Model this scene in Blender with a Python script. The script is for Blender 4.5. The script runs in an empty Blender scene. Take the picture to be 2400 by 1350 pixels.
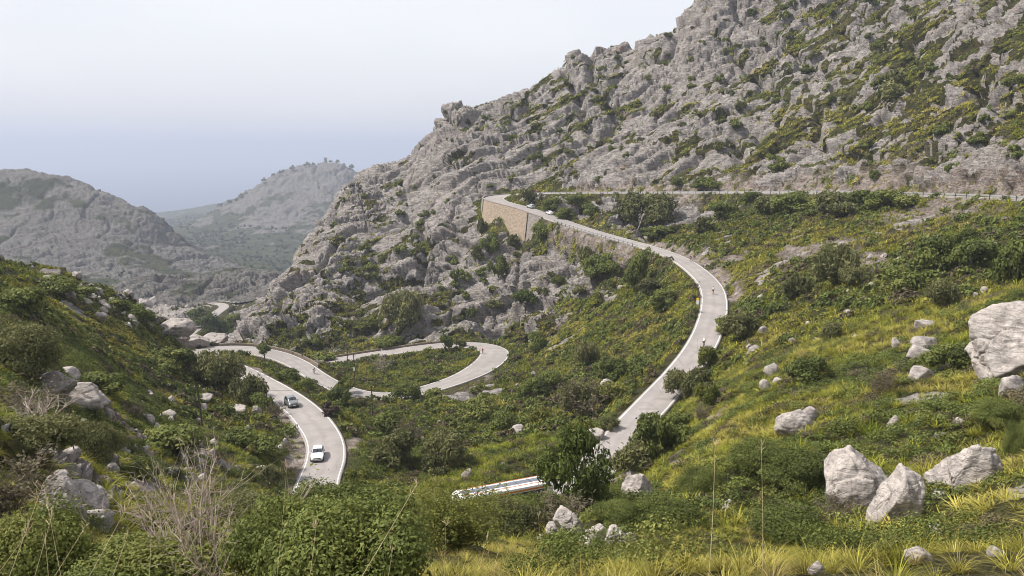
import bpy, bmesh, math, random
import numpy as np
from mathutils import Vector, Matrix, Euler

# ------------------------------------------------------------------ camera, world, sun, exposure
SC = bpy.context.scene
F = 1848.0                                   # focal length in photo pixels (photo 2400 x 1350)
PITCH = math.atan(325.0 / F)                 # sea horizon 325 px above the picture centre
cam = bpy.data.cameras.new('camera'); camo = bpy.data.objects.new('camera', cam)
SC.collection.objects.link(camo); SC.camera = camo
cam.sensor_width = 36.0; cam.lens = 36.0 * F / 2400.0
cam.clip_start = 0.1; cam.clip_end = 60000.0
camo.location = (0, 0, 0); camo.rotation_euler = (math.pi / 2 - PITCH, 0, 0)

SUN_EL, SUN_AZ = math.radians(50), math.radians(-88)      # azimuth from +Y towards +X
sl = bpy.data.lights.new('sun', 'SUN'); sl.energy = 4.1; sl.angle = math.radians(5.0); sl.color = (1.0, 0.945, 0.86)
so = bpy.data.objects.new('sun', sl); SC.collection.objects.link(so)
sdir = Vector((math.sin(SUN_AZ) * math.cos(SUN_EL), math.cos(SUN_AZ) * math.cos(SUN_EL), math.sin(SUN_EL)))
so.rotation_euler = sdir.to_track_quat('Z', 'Y').to_euler()
so.location = (-60, -60, 120)

W = bpy.data.worlds.new('World'); SC.world = W; W.use_nodes = True
nt = W.node_tree; nt.nodes.clear()
sky = nt.nodes.new('ShaderNodeTexSky'); sky.sky_type = 'NISHITA'; sky.sun_disc = False
sky.sun_elevation = SUN_EL; sky.sun_rotation = SUN_AZ; sky.air_density = 1.2; sky.dust_density = 3.0
mx = nt.nodes.new('ShaderNodeMix'); mx.data_type = 'RGBA'; mx.inputs[0].default_value = 0.85
mx.inputs[7].default_value = (5.9, 5.95, 6.2, 1)              # thin bright overcast veil over the blue
tcw = nt.nodes.new('ShaderNodeTexCoord'); mpw = nt.nodes.new('ShaderNodeMapping'); mpw.inputs['Scale'].default_value = (1, 1, 3.2)
cl = nt.nodes.new('ShaderNodeTexNoise'); cl.inputs['Scale'].default_value = 1.7; cl.inputs['Detail'].default_value = 4; cl.inputs['Roughness'].default_value = .5
clr = nt.nodes.new('ShaderNodeValToRGB'); clr.color_ramp.elements[0].position = .34; clr.color_ramp.elements[1].position = .68
clr.color_ramp.elements[0].color = (.915, .92, .935, 1); clr.color_ramp.elements[1].color = (1.05, 1.05, 1.05, 1)
veil = nt.nodes.new('ShaderNodeMix'); veil.data_type = 'RGBA'; veil.blend_type = 'MULTIPLY'; veil.inputs[0].default_value = 1; veil.inputs[6].default_value = (5.75, 5.77, 5.98, 1)
nt.links.new(tcw.outputs['Generated'], mpw.inputs[0]); nt.links.new(mpw.outputs[0], cl.inputs['Vector']); nt.links.new(cl.outputs['Fac'], clr.inputs[0]); nt.links.new(clr.outputs[0], veil.inputs[7]); nt.links.new(veil.outputs[2], mx.inputs[7])
bg = nt.nodes.new('ShaderNodeBackground'); bg.inputs[1].default_value = 0.1
wo = nt.nodes.new('ShaderNodeOutputWorld')
nt.links.new(sky.outputs[0], mx.inputs[6]); nt.links.new(mx.outputs[2], bg.inputs[0]); nt.links.new(bg.outputs[0], wo.inputs[0])
SC.view_settings.view_transform = 'Standard'; SC.view_settings.look = 'None'
SC.view_settings.exposure = 0.80; SC.view_settings.gamma = 1.0
SC.render.engine = 'CYCLES'
SC.cycles.use_denoising = True; SC.cycles.pixel_filter_type = 'BLACKMAN_HARRIS'; SC.cycles.filter_width = 1.0
SC.cycles.max_bounces = 6; SC.cycles.diffuse_bounces = 3; SC.cycles.glossy_bounces = 2
SC.cycles.transmission_bounces = 3; SC.cycles.transparent_max_bounces = 8; SC.cycles.volume_bounces = 1

# ------------------------------------------------------------------ helpers
SP, CP = math.sin(PITCH), math.cos(PITCH)
def P(px, py, Y):
    """the world point that the photo shows at (px, py), Y metres ahead of the viewpoint"""
    u = (px - 1200.0) / F; v = (675.0 - py) / F
    fy = CP + v * SP
    return (u * Y / fy, Y, (v * CP - SP) * Y / fy)

def link(o, parent=None):
    SC.collection.objects.link(o)
    if parent is not None: o.parent = parent
    return o
def tag(o, label=None, cat=None, group=None, kind=None):
    if label: o['label'] = label
    if cat: o['category'] = cat
    if group: o['group'] = group
    if kind: o['kind'] = kind
    return o
def empty(name, loc=(0, 0, 0), rz=0.0):
    o = bpy.data.objects.new(name, None); o.empty_display_size = 0.3
    o.location = loc; o.rotation_euler = (0, 0, rz); return link(o)

def np_mesh(name, verts, faces, smooth=True):
    """verts (n,3), faces (m,k) all the same k"""
    me = bpy.data.meshes.new(name)
    verts = np.ascontiguousarray(verts, np.float32); faces = np.ascontiguousarray(faces, np.int32)
    n, (m, k) = len(verts), faces.shape
    me.vertices.add(n); me.vertices.foreach_set('co', verts.ravel())
    me.loops.add(m * k); me.loops.foreach_set('vertex_index', faces.ravel())
    me.polygons.add(m); me.polygons.foreach_set('loop_start', np.arange(0, m * k, k, dtype=np.int32))
    me.update(calc_edges=True)
    if smooth: me.polygons.foreach_set('use_smooth', np.ones(m, bool))
    return me
def fattr(me, name, vals):
    a = me.attributes.new(name, 'FLOAT', 'POINT'); a.data.foreach_set('value', np.ascontiguousarray(vals, np.float32))
def cattr(me, name, rgb):
    a = me.color_attributes.new(name, 'FLOAT_COLOR', 'POINT')
    c = np.ones((len(rgb), 4), np.float32); c[:, :3] = rgb; a.data.foreach_set('color', c.ravel())

def perm(ix, iy, iz, s=0):
    h = (ix.astype(np.uint32) * np.uint32(374761393) + iy.astype(np.uint32) * np.uint32(668265263)
         + iz.astype(np.uint32) * np.uint32(2147483647) + np.uint32((s * 974634777 + 12345) & 0xffffffff))
    h ^= h >> np.uint32(13); h *= np.uint32(1274126177); h ^= h >> np.uint32(16)
    h *= np.uint32(2246822519); h ^= h >> np.uint32(15)
    return h
G16 = np.array([[1,1,0],[-1,1,0],[1,-1,0],[-1,-1,0],[1,0,1],[-1,0,1],[1,0,-1],[-1,0,-1],[0,1,1],[0,-1,1],[0,1,-1],[0,-1,-1],
                [1,1,0],[-1,1,0],[0,-1,1],[0,-1,-1]], np.float32)
def perlin(p, s=0):
    p = np.asarray(p, np.float32); f0 = np.floor(p); i = f0.astype(np.int32); f = p - f0
    w = f * f * f * (f * (f * 6 - 15) + 10); out = np.zeros(len(p), np.float32)
    for dx in (0, 1):
        wx = w[:, 0] if dx else 1 - w[:, 0]
        for dy in (0, 1):
            wy = w[:, 1] if dy else 1 - w[:, 1]
            for dz in (0, 1):
                wz = w[:, 2] if dz else 1 - w[:, 2]
                g = G16[perm(i[:, 0] + dx, i[:, 1] + dy, i[:, 2] + dz, s) & np.uint32(15)]
                out += wx * wy * wz * (g[:, 0] * (f[:, 0] - dx) + g[:, 1] * (f[:, 1] - dy) + g[:, 2] * (f[:, 2] - dz))
    return out
def fbm(p, octs=4, s=0, gain=0.5):
    o = 0; a = 1.0; p = np.asarray(p, np.float32)
    for k in range(octs): o = o + a * perlin(p * 2.03 ** k, s + k); a *= gain
    return o
def ridged(p, octs=3, s=0):
    o = 0; a = 1.0; p = np.asarray(p, np.float32)
    for k in range(octs): o = o + a * (1 - 2 * np.abs(perlin(p * 2.1 ** k, s + k))); a *= 0.5
    return o
def worley(p, s=0):
    """F1, F2 and a random value of the nearest cell"""
    p = np.asarray(p, np.float32); c = np.floor(p).astype(np.int32); n = len(p)
    f1 = np.full(n, 9.0, np.float32); f2 = np.full(n, 9.0, np.float32); idv = np.zeros(n, np.float32)
    for dx in (-1, 0, 1):
        for dy in (-1, 0, 1):
            for dz in (-1, 0, 1):
                ix, iy, iz = c[:, 0] + dx, c[:, 1] + dy, c[:, 2] + dz
                h = perm(ix, iy, iz, s)
                a = (h & np.uint32(1023)).astype(np.float32) / 1023; b = ((h >> np.uint32(10)) & np.uint32(1023)).astype(np.float32) / 1023
                d = ((h >> np.uint32(20)) & np.uint32(1023)).astype(np.float32) / 1023
                q = (ix + a - p[:, 0]) ** 2 + (iy + b - p[:, 1]) ** 2 + (iz + d - p[:, 2]) ** 2
                near = q < f1
                f2 = np.where(near, f1, np.minimum(f2, q)); idv = np.where(near, (a * 7.3 + b * 3.1 + d) % 1.0, idv); f1 = np.where(near, q, f1)
    return np.sqrt(f1), np.sqrt(f2), idv
def sstep(a, b, x):
    t = np.clip((x - a) / (b - a), 0, 1); return t * t * (3 - 2 * t)

# ------------------------------------------------------------------ node materials
class NT:
    def __init__(s, name):
        s.m = bpy.data.materials.new(name); s.m.use_nodes = True; s.t = s.m.node_tree; s.t.nodes.clear()
        s.out = s.t.nodes.new('ShaderNodeOutputMaterial'); s.bsdf = s.t.nodes.new('ShaderNodeBsdfPrincipled')
        s.t.links.new(s.bsdf.outputs[0], s.out.inputs[0])
        s.bsdf.inputs['Roughness'].default_value = 0.85; s.bsdf.inputs['Specular IOR Level'].default_value = 0.25
    def n(s, typ, **kw):
        o = s.t.nodes.new(typ)
        for k, v in kw.items(): setattr(o, k, v)
        return o
    def lk(s, a, b): s.t.links.new(a, b)
    def val(s, sock, v):
        if hasattr(v, 'is_output'): s.lk(v, sock)
        else: sock.default_value = v
    def coord(s, scale=(1, 1, 1), rot=(0, 0, 0), kind='Object'):
        tc = s.n('ShaderNodeTexCoord'); mp = s.n('ShaderNodeMapping')
        mp.inputs['Scale'].default_value = scale; mp.inputs['Rotation'].default_value = rot
        s.lk(tc.outputs[kind], mp.inputs[0]); return mp.outputs[0]
    def noise(s, vec, scale, detail=4, rough=0.55, dist=0.0):
        o = s.n('ShaderNodeTexNoise'); o.inputs['Scale'].default_value = scale; o.inputs['Detail'].default_value = detail
        o.inputs['Roughness'].default_value = rough; o.inputs['Distortion'].default_value = dist; s.lk(vec, o.inputs['Vector']); return o.outputs['Fac']
    def vor(s, vec, scale, feature='F1', out='Distance', rnd=1.0):
        o = s.n('ShaderNodeTexVoronoi', feature=feature); o.inputs['Scale'].default_value = scale; o.inputs['Randomness'].default_value = rnd
        s.lk(vec, o.inputs['Vector']); return o.outputs[out]
    def ramp(s, fac, stops, interp='LINEAR'):
        o = s.n('ShaderNodeValToRGB'); o.color_ramp.interpolation = interp; e = o.color_ramp.elements
        while len(e) < len(stops): e.new(0.5)
        for q, (pos, c) in zip(e, stops): q.position = pos; q.color = (*c, 1) if len(c) == 3 else c
        s.lk(fac, o.inputs[0]); return o.outputs[0]
    def mix(s, fac, a, b, blend='MIX'):
        o = s.n('ShaderNodeMix', data_type='RGBA', blend_type=blend)
        s.val(o.inputs[0], fac)
        for i, c in ((6, a), (7, b)):
            if hasattr(c, 'is_output'): s.lk(c, o.inputs[i])
            else: o.inputs[i].default_value = (*c, 1) if len(c) == 3 else c
        return o.outputs[2]
    def math(s, op, a, b=0.0, clamp=False):
        o = s.n('ShaderNodeMath', operation=op, use_clamp=clamp); s.val(o.inputs[0], a); s.val(o.inputs[1], b); return o.outputs[0]
    def attr(s, name, out='Fac'):
        o = s.n('ShaderNodeAttribute'); o.attribute_name = name; return o.outputs[out]
    def bump(s, h, dist, strength=1.0, normal=None):
        o = s.n('ShaderNodeBump'); o.inputs['Distance'].default_value = dist; o.inputs['Strength'].default_value = strength
        s.lk(h, o.inputs['Height'])
        if normal is not None: s.lk(normal, o.inputs['Normal'])
        return o.outputs[0]
    def base(s, c):
        s.val(s.bsdf.inputs['Base Color'], c if hasattr(c, 'is_output') else (*c, 1)); return s
    def set(s, **kw):
        for k, v in kw.items(): s.val(s.bsdf.inputs[k.replace('_', ' ')], v)
        return s

def plain(name, col, rough=0.6, metal=0.0, spec=0.4, var=0.12, scale=6.0):
    """a painted or plain surface, slightly uneven in tone"""
    t = NT(name); v = t.coord()
    nz = t.noise(v, scale, 3)
    lo = tuple(c * (1 - var) for c in col); hi = tuple(min(1, c * (1 + var)) for c in col)
    t.base(t.ramp(nz, [(0.3, lo), (0.7, hi)])); t.set(Roughness=rough, Metallic=metal); t.bsdf.inputs['Specular IOR Level'].default_value = spec
    return t.m
# ------------------------------------------------------------------ the road: centre lines read off as (px, py, distance, half width, bank)
ROAD_TOP = [(2750, 486, 132, 2.7, 0), (2560, 476, 148, 2.7, 0), (2400, 467, 165, 2.7, 0), (2250, 461, 186, 2.7, 0), (2100, 456, 210, 2.7, 0), (1950, 453, 235, 2.7, .04), (1800, 452, 260, 2.7, .05),
    (1650, 452, 287, 2.7, .06), (1500, 452, 315, 2.8, .06), (1380, 452, 338, 2.9, .06), (1290, 452.5, 352, 3.1, .06), (1225, 454, 361, 3.6, .04), (1180, 458.5, 363, 4.2, .02), (1158, 464.5, 356, 4.4, 0),
    (1168, 472, 345, 4.2, 0), (1200, 480.5, 333, 4.0, 0), (1240, 492, 320, 3.8, 0), (1300, 513, 299, 3.3, 0), (1350, 530, 283, 2.9, 0), (1400, 546, 268, 2.8, 0), (1460, 562.5, 251, 2.7, 0),
    (1530, 583, 233, 2.7, 0), (1590, 606, 217, 2.7, 0), (1635, 637, 200, 2.7, 0), (1665, 670, 183, 2.7, 0), (1674, 705, 168, 2.7, 0), (1668, 750, 154, 2.7, 0), (1645, 806, 141, 2.7, 0),
    (1603, 866, 130, 2.7, 0), (1545, 930, 119.5, 2.7, 0), (1480, 1000, 109, 2.7, 0), (1420, 1070, 100, 2.7, 0), (1375, 1118, 95.5, 2.9, 0), (1325, 1153, 92.3, 3.1, 0), (1240, 1184, 89.3, 3.1, 0),
    (1130, 1204, 86.2, 3.0, 0), (1000, 1220, 83.3, 2.9, 0), (880, 1224, 83.5, 2.9, 0), (790, 1210, 85.5, 2.9, 0), (742, 1170, 91, 2.8, 0), (745, 1130, 97.5, 2.7, 0), (763, 1075, 106, 2.7, 0),
    (760, 1030, 114.5, 2.7, 0), (732, 985, 124.5, 2.8, 0), (695, 948, 134.5, 2.8, 0), (650, 917, 146, 2.8, 0), (607, 893, 157.5, 2.9, 0), (565, 873, 169, 3.2, 0), (515, 853, 181, 3.6, 0),
    (475, 841, 192, 3.9, 0), (462, 831, 202, 4.2, 0), (488, 823, 208.5, 4.0, 0), (540, 818.5, 212, 3.7, 0), (600, 821, 211, 3.4, 0), (655, 834, 208, 3.2, 0), (700, 854, 203, 2.9, 0), (745, 883, 195, 2.7, 0),
    (790, 907, 189, 2.7, 0), (840, 923, 185.5, 2.7, 0), (895, 929, 184.5, 2.7, 0), (950, 924, 186.5, 2.8, 0), (1010, 909, 192, 2.9, 0), (1070, 890, 201, 3.2, 0), (1120, 867, 213, 3.9, 0),
    (1152, 842, 227, 4.3, 0), (1158, 823, 241, 4.3, 0), (1130, 811, 252, 4.0, 0), (1080, 807.5, 258, 3.6, 0), (1020, 811, 259, 3.3, 0), (950, 820, 257, 3.2, 0), (880, 830, 254, 3.1, 0), (800, 842, 250, 3.0, 0),
    (730, 851, 248, 2.8, 0), (640, 858, 250, 2.7, 0), (560, 850, 268, 2.7, 0)]
ROAD_FAR = [(405, 812, 372, 2.9, 0), (440, 785, 396, 2.9, 0), (468, 764, 420, 2.9, 0), (492, 745, 446, 2.9, 0), (510, 731, 468, 2.9, 0), (525, 719, 492, 2.9, 0), (516, 712, 512, 2.9, 0), (490, 711, 520, 2.9, 0)]

def catmull(pts, step):
    pts = np.array(pts, float); n = len(pts); dense = []
    for i in range(n - 1):
        p0, p1, p2, p3 = pts[max(i - 1, 0)], pts[i], pts[i + 1], pts[min(i + 2, n - 1)]
        for t in np.linspace(0, 1, 24, endpoint=False):
            dense.append(0.5 * ((2 * p1) + (-p0 + p2) * t + (2 * p0 - 5 * p1 + 4 * p2 - p3) * t * t + (-p0 + 3 * p1 - 3 * p2 + p3) * t ** 3))
    dense.append(pts[-1]); dense = np.array(dense)
    s = np.r_[0, np.cumsum(np.linalg.norm(np.diff(dense[:, :2], axis=0), axis=1))]
    q = np.arange(0, s[-1], step)
    return np.stack([np.interp(q, s, dense[:, k]) for k in range(dense.shape[1])], 1)
def smooth1(a, k):
    kern = np.hanning(2 * k + 3)[1:-1]; kern /= kern.sum()
    return np.convolve(np.pad(a, k, mode='edge'), kern, 'valid')
def road_line(spec):
    pts = [(*P(a, b, c), h, bk) for a, b, c, h, bk in spec]
    r = catmull(pts, 1.0)
    for k, w in ((0, 3), (1, 3), (2, 12)): r[:, k] = smooth1(r[:, k], w)
    t = np.gradient(r[:, :2], axis=0); t /= np.linalg.norm(t, axis=1)[:, None]
    nrm = np.stack([t[:, 1], -t[:, 0]], 1)                     # to the right of travel
    return r, t, nrm
RT, RT_T, RT_N = road_line(ROAD_TOP)
RF, RF_T, RF_N = road_line(ROAD_FAR)
def road_at(px, py, spec=None):
    """index of the road sample that shows nearest to this picture point"""
    v = RT[:, :3]; fwd = v[:, 1] * CP - v[:, 2] * SP; up = v[:, 1] * SP + v[:, 2] * CP
    x = 1200 + F * v[:, 0] / fwd; y = 675 - F * up / fwd
    return int(np.argmin((x - px) ** 2 + (y - py) ** 2))

# ------------------------------------------------------------------ ground shape: (px, py, distance, rockiness)
CPS = [
 # right mountain: skyline
 (1040,268,432,1),(1100,262,436,1),(1200,215,440,.85),(1280,180,442,.85),(1345,122,446,1),(1450,122,438,1),(1540,95,430,1),(1600,50,428,1),(1640,0,426,1),(1700,-100,430,1),(2000,-150,390,.9),(2400,-150,300,.8),
 (2700,0,220,.7),(2700,300,160,.7),(2700,430,128,.7),(960,372,445,1),(900,392,450,1),(835,412,455,1),(820,440,445,1),(790,490,420,1),(740,545,395,1),(700,600,365,1),(650,665,330,1),(600,730,290,1),(575,765,262,.9),(550,792,240,.8),
 # its face above the upper road
 (1215,430,378,1),(1150,400,395,1),(1100,350,410,.88),(1060,300,425,1),(1000,420,425,1),(1300,300,400,.72),(1400,400,358,.85),(1300,400,372,.8),(1500,300,375,.85),(1500,200,395,.9),(1600,400,322,.75),(1600,300,350,.8),(1700,200,365,1),
 (1750,100,385,1),(1800,0,400,.9),(1800,400,282,.6),(1800,300,315,.68),(1900,200,330,.62),(1880,60,370,.6),(2000,100,345,.62),(2000,400,240,.62),(2000,300,268,.58),(2100,0,360,.8),(2200,420,203,.85),(2200,300,235,.52),(2200,150,275,.56),(2400,440,171,.95),(2300,400,190,.8),
 (2400,300,200,.46),(2400,150,230,.46),(2400,0,262,.7),(1950,425,240,.95),(1800,432,268,.9),(1600,435,300,.85),(1450,436,330,.9),(1350,438,348,.9),
 # its face below the hairpin
 (900,450,432,1),(1000,500,385,1),(900,520,396,.8),(1100,480,372,1),(1050,560,352,1),(1120,560,325,1),(1165,520,341,1),(1220,545,323,1),(1270,548,309,.9),(1200,575,312,.9),(850,600,362,.72),(950,620,347,.65),(800,680,325,.72),
 (700,700,305,.74),(900,700,305,.7),(1000,680,312,.9),(1100,640,306,.95),(1200,630,290,1),(1250,680,275,1),(1300,600,284,1),(1360,585,275,1),(1440,600,253,1),(1330,550,291,1),(1400,585,267,1),(1475,612,246,.9),(1350,660,255,.9),(1450,680,225,.3),(1400,700,228,.5),(1300,740,250,.75),
 (1200,740,270,1),(1100,740,280,.95),(1000,760,277,.65),(850,760,284,.55),(700,760,277,.5),(620,790,248,.6),(750,812,265,.4),(850,812,264,.3),(1000,790,272,.7),(1150,785,266,.95),(1230,790,250,.5),(1250,830,232,.05),
 # central scrub slope
 (1500,650,222,0),(1400,750,212,.05),(1300,800,222,.1),(1250,900,187,0),(1300,850,200,0),(1200,900,192,0),(1500,750,188,0),(1600,700,186,0),(1560,800,163,0),(1450,850,166,0),(1350,950,147,0),(1450,950,130,0),(1250,1000,136,0),
 (1150,950,164,.05),(1100,930,182,.25),(1000,970,162,0),(900,980,155,0),(850,955,165,0),(1000,1030,132,0),(900,1040,122,0),(1100,1050,120,0),(1200,1050,114,0),(1350,1050,107,0),(1000,1100,106,0),(1150,1105,101,0),(870,1110,103,0),(830,1060,108,.1),
 (1010,1150,94,0),(1180,1130,96,0),
 # inside the lower loop, and between the two left strands
 (850,870,228,.05),(950,860,238,.05),(1050,850,240,0),(900,900,203,0),(1000,880,214,0),(780,862,234,.3),(800,885,212,.2),(1100,835,246,0),(600,860,188,0),(680,890,176,0),(740,935,163,0),(800,970,150,0),(545,835,200,0),(570,845,195,0),
 # left hillside
 (0,625,140,.2),(80,635,150,.15),(150,645,155,.22),(220,690,165,.25),(300,715,175,.25),(350,738,185,.8),(430,765,205,.95),(520,800,226,.9),(470,800,215,.9),(100,720,110,0),(250,760,142,.1),(350,790,168,.1),(400,840,170,0),(440,868,170,0),
 (500,900,152,0),(200,850,97,0),(350,900,122,0),(0,800,75,0),(0,900,52,0),(100,900,66,.6),(200,935,74,.5),(300,950,89,0),(400,980,106,0),(470,1015,109,0),(550,950,133,0),(600,1000,121,0),(600,1050,107,0),(500,1080,88,.1),(400,1050,83,.15),(300,1030,69,.2),
 (200,1050,53,.3),(100,1000,45,.3),(0,1000,36,.2),(650,1100,95,.2),(600,1130,82,.3),(500,1150,68,.3),(400,1150,53,.3),(300,1150,41,.4),(200,1130,34,.5),(110,1130,27,.7),(0,1130,20,.3),(180,1230,27,.8),(250,1220,31,.6),(350,1230,33,.2),(500,1230,46,.1),
 (600,1220,58,0),(680,1190,78,.1),(-300,700,90,0),(-300,900,40,0),(-300,1100,20,0),(-300,1350,8,0),
 # foreground brow
 (0,1350,9,0),(200,1350,10.5,0),(400,1350,12,0),(600,1350,13,0),(800,1350,13,0),(1000,1350,13,0),(1200,1350,13.5,0),(1500,1350,14.5,0),(1800,1350,17,0),(2100,1350,21,.1),(2400,1350,24,.1),(0,1230,14,.1),(100,1280,14,0),(300,1290,20,0),(500,1290,22,0),
 (700,1290,22,0),(850,1310,19,0),(1000,1280,26,0),(1200,1290,24,0),(1350,1275,32,.2),(1300,1245,37,.3),(1100,1235,42,0),(900,1235,40,0),(700,1235,46,0),(1000,1200,56,0),(1200,1210,55,0),(800,1195,66,0),(1500,1250,35,0),(1650,1300,24,0),(1700,1200,36,0),
 (1900,1280,29,0),(2100,1270,34,.05),(2300,1280,31,.05),(2400,1200,32,.05),(1500,1180,51,.1),(1420,1160,66,.1),(1300,1185,62,0),(1500,1125,74,.3),(1450,1110,88,.1),(1500,1050,100,0),(2700,1300,20,0),
 # right slope
 (1700,1100,54,0),(1900,1150,46,0),(2050,1200,41,.1),(2100,1100,47,.1),(2300,1130,42,.1),(2400,1100,40,0),(1600,1000,97,.1),(1600,1080,74,.1),(1700,1000,77,.1),(1850,1000,67,.1),(2000,1000,60,.05),(2200,1000,55,.05),(2400,1000,49,.05),
 (1655,900,117,0),(1750,900,99,0),(1900,900,85,.05),(2050,900,76,.1),(2200,900,70,.1),(2400,900,62,.15),(1750,800,127,0),(1900,800,110,.05),(2100,800,93,.05),(2250,800,84,.1),(2400,800,76,.3),(1770,700,160,0),(1900,700,138,0),(2050,700,119,.05),
 (2250,700,104,.05),(2400,700,95,.1),(1720,620,200,.15),(1800,600,182,.05),(1950,600,160,.2),(2150,600,141,0),(2400,600,121,0),(1620,545,245,.35),(1720,520,245,.1),(1850,520,214,.1),(2050,520,186,.2),(2250,505,167,.25),(2400,520,146,.2),(1450,510,278,1),
 (1350,490,307,1),(1550,490,290,.95),(1560,520,268,.95),(1700,475,268,.5),(1800,485,248,.25),(2000,480,212,.1),(2300,485,170,.1),(2700,700,80,0),(2700,1000,42,0),(2700,550,112,0),(1250,466,345,1),(1400,462,330,.95),
 # valley behind, knolls, far road
 (300,680,620,1),(350,638,640,1),(400,646,640,1),(450,690,600,1),(350,705,560,1),(450,730,535,.9),(470,675,760,.9),(520,632,740,1),(570,627,740,1),(620,645,700,1),(660,670,690,1),(560,700,610,1),(600,712,560,1),(540,745,480,.9),(300,725,480,.8),(440,745,440,.9),(430,790,390,.8),
 # far left mountain
 (-300,430,1150,1),(-100,400,1180,1),(0,398,1200,1),(60,395,1220,1),(150,408,1230,1),(230,440,1220,1),(340,480,1200,1),(380,520,1180,1),(400,560,1150,1),(430,610,1100,1),(0,500,1100,1),(150,550,1050,1),(300,560,1080,1),(0,600,950,.9),(150,640,900,.9),(280,650,880,.4),(380,625,1020,.75),
 (230,685,800,.35),(400,670,900,.3),(-300,650,850,.9),(450,665,900,0),
 # far peak
 (520,492,2400,.9),(600,432,2550,.9),(680,392,2600,.9),(735,388,2620,.9),(765,376,2600,.9),(800,385,2580,.9),(840,410,2550,.9),(920,450,2500,.9),(600,520,2200,.9),(700,480,2300,.9),(800,480,2300,.9),(550,600,1700,.25),(650,590,1750,.4),(750,580,1800,.45),(850,600,1700,.45),(620,640,1300,.05),
 (500,640,1350,0),(455,560,2150,0),(480,545,2250,.2),(400,514,3600,0),(440,497,3600,0),(480,504,3550,0),(430,545,3200,0),(460,520,3400,0),
]
SKY_PX = [(1040,268,432),(1100,262,436),(1200,215,440),(1280,180,442),(1345,122,446),(1450,122,438),(1540,95,430),(1600,50,428),(1640,0,426),(1700,-100,430),(960,372,445),(900,392,450),(835,412,455)]
LEFT_PX = [(820,440,445),(790,490,420),(740,545,395),(700,600,365),(650,665,330),(600,730,290),(575,765,262),(550,792,240)]
FAR_PX = [(-100,400,1180),(60,395,1220),(150,408,1230),(230,440,1220),(340,480,1200),(380,520,1180),(430,610,1100)]
PEAK_PX = [(520,500,2400),(600,440,2550),(680,400,2600),(765,376,2600),(840,410,2550),(440,501,3600)]
ctrl = [(*P(a, b, c), d) for a, b, c, d in CPS]
for a, b, c in SKY_PX:
    x, y, z = P(a, b, c); ctrl.append((x * (c + 60) / c, c + 60, z - 26, 1)); ctrl.append((x * (c + 160) / c - 60, c + 160, z - 95, 1))
for a, b, c in LEFT_PX:
    x, y, z = P(a, b, c); ctrl.append((x - 22, y + 22, z - 26, 1)); ctrl.append((x - 50, y + 70, min(z - 55, -86), .6))
for a, b, c in FAR_PX:
    x, y, z = P(a, b, c); ctrl.append((x * (c + 200) / c, c + 200, z - 70, 1))
for a, b, c in PEAK_PX:
    x, y, z = P(a, b, c); ctrl.append((x * (c + 400) / c, c + 400, z - 150, 0))
for a, b, c in ((350, 638, 640), (400, 646, 640), (520, 632, 740), (570, 627, 740), (620, 645, 700)):
    x, y, z = P(a, b, c); ctrl.append((x * (c + 85) / c, c + 85, z - 42, 0))
ctrl += [(0, 0, -1.75, 0), (-4, 1, -2.1, 0), (4, 1, -1.8, 0), (0, 4.5, -2.9, 0), (-6, 6, -4.3, 0), (7, 7, -3.8, 0), (0, -12, -.5, 0), (-20, -8, -4, 0), (20, -8, 1.5, 0), (-45, 330, -97, .5), (-90, 300, -84, .5), (-130, 260, -62, .4), (-200, 420, -100, .7),
         (-100, 420, -112, .4), (-1500, 4200, -260, .3), (0, 4400, -300, .3), (-3000, 3800, -200, .3), (1000, 4200, -200, .3), (600, 700, 60, .5), (1500, 2000, 50, .5), (300, 900, -60, .5)]
for R_, k_ in ((RT, .12), (RF, .7)):
    for r in R_[::7]: ctrl.append((r[0], r[1], r[2] - 0.1, k_))
ctrl = np.array(ctrl, float)
# drop control points that crowd each other
keep = []
for i, c in enumerate(ctrl):
    d = math.hypot(c[0], c[1])
    if all((c[0] - ctrl[j][0]) ** 2 + (c[1] - ctrl[j][1]) ** 2 > (0.6 + d * 0.008) ** 2 for j in keep): keep.append(i)
ctrl = ctrl[keep]
def kern(dx, dy): return np.sqrt(dx * dx + dy * dy + 9.0)
def fit():
    n = len(ctrl); A = np.zeros((n + 3, n + 3)); X, Yv = ctrl[:, 0], ctrl[:, 1]
    A[:n, :n] = kern(X[:, None] - X[None], Yv[:, None] - Yv[None]); A[:n, n] = 1; A[:n, n + 1] = X; A[:n, n + 2] = Yv
    A[n, :n] = 1; A[n + 1, :n] = X; A[n + 2, :n] = Yv
    B = np.zeros((n + 3, 2)); B[:n] = ctrl[:, 2:4]
    return np.linalg.solve(A, B)
COEF = fit()
def surf(x, y):
    """smooth height and rockiness at many points"""
    x = np.asarray(x, np.float64).ravel(); y = np.asarray(y, np.float64).ravel(); out = np.zeros((len(x), 2))
    n = len(ctrl); CX = ctrl[:, 0].astype(np.float32); CY = ctrl[:, 1].astype(np.float32); C32 = COEF[:n].astype(np.float32)
    for a in range(0, len(x), 20000):
        xs, ys = x[a:a + 20000], y[a:a + 20000]
        K = kern(xs[:, None].astype(np.float32) - CX[None], ys[:, None].astype(np.float32) - CY[None])
        out[a:a + 20000] = K @ C32 + COEF[n] + xs[:, None] * COEF[n + 1] + ys[:, None] * COEF[n + 2]
    return out
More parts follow.
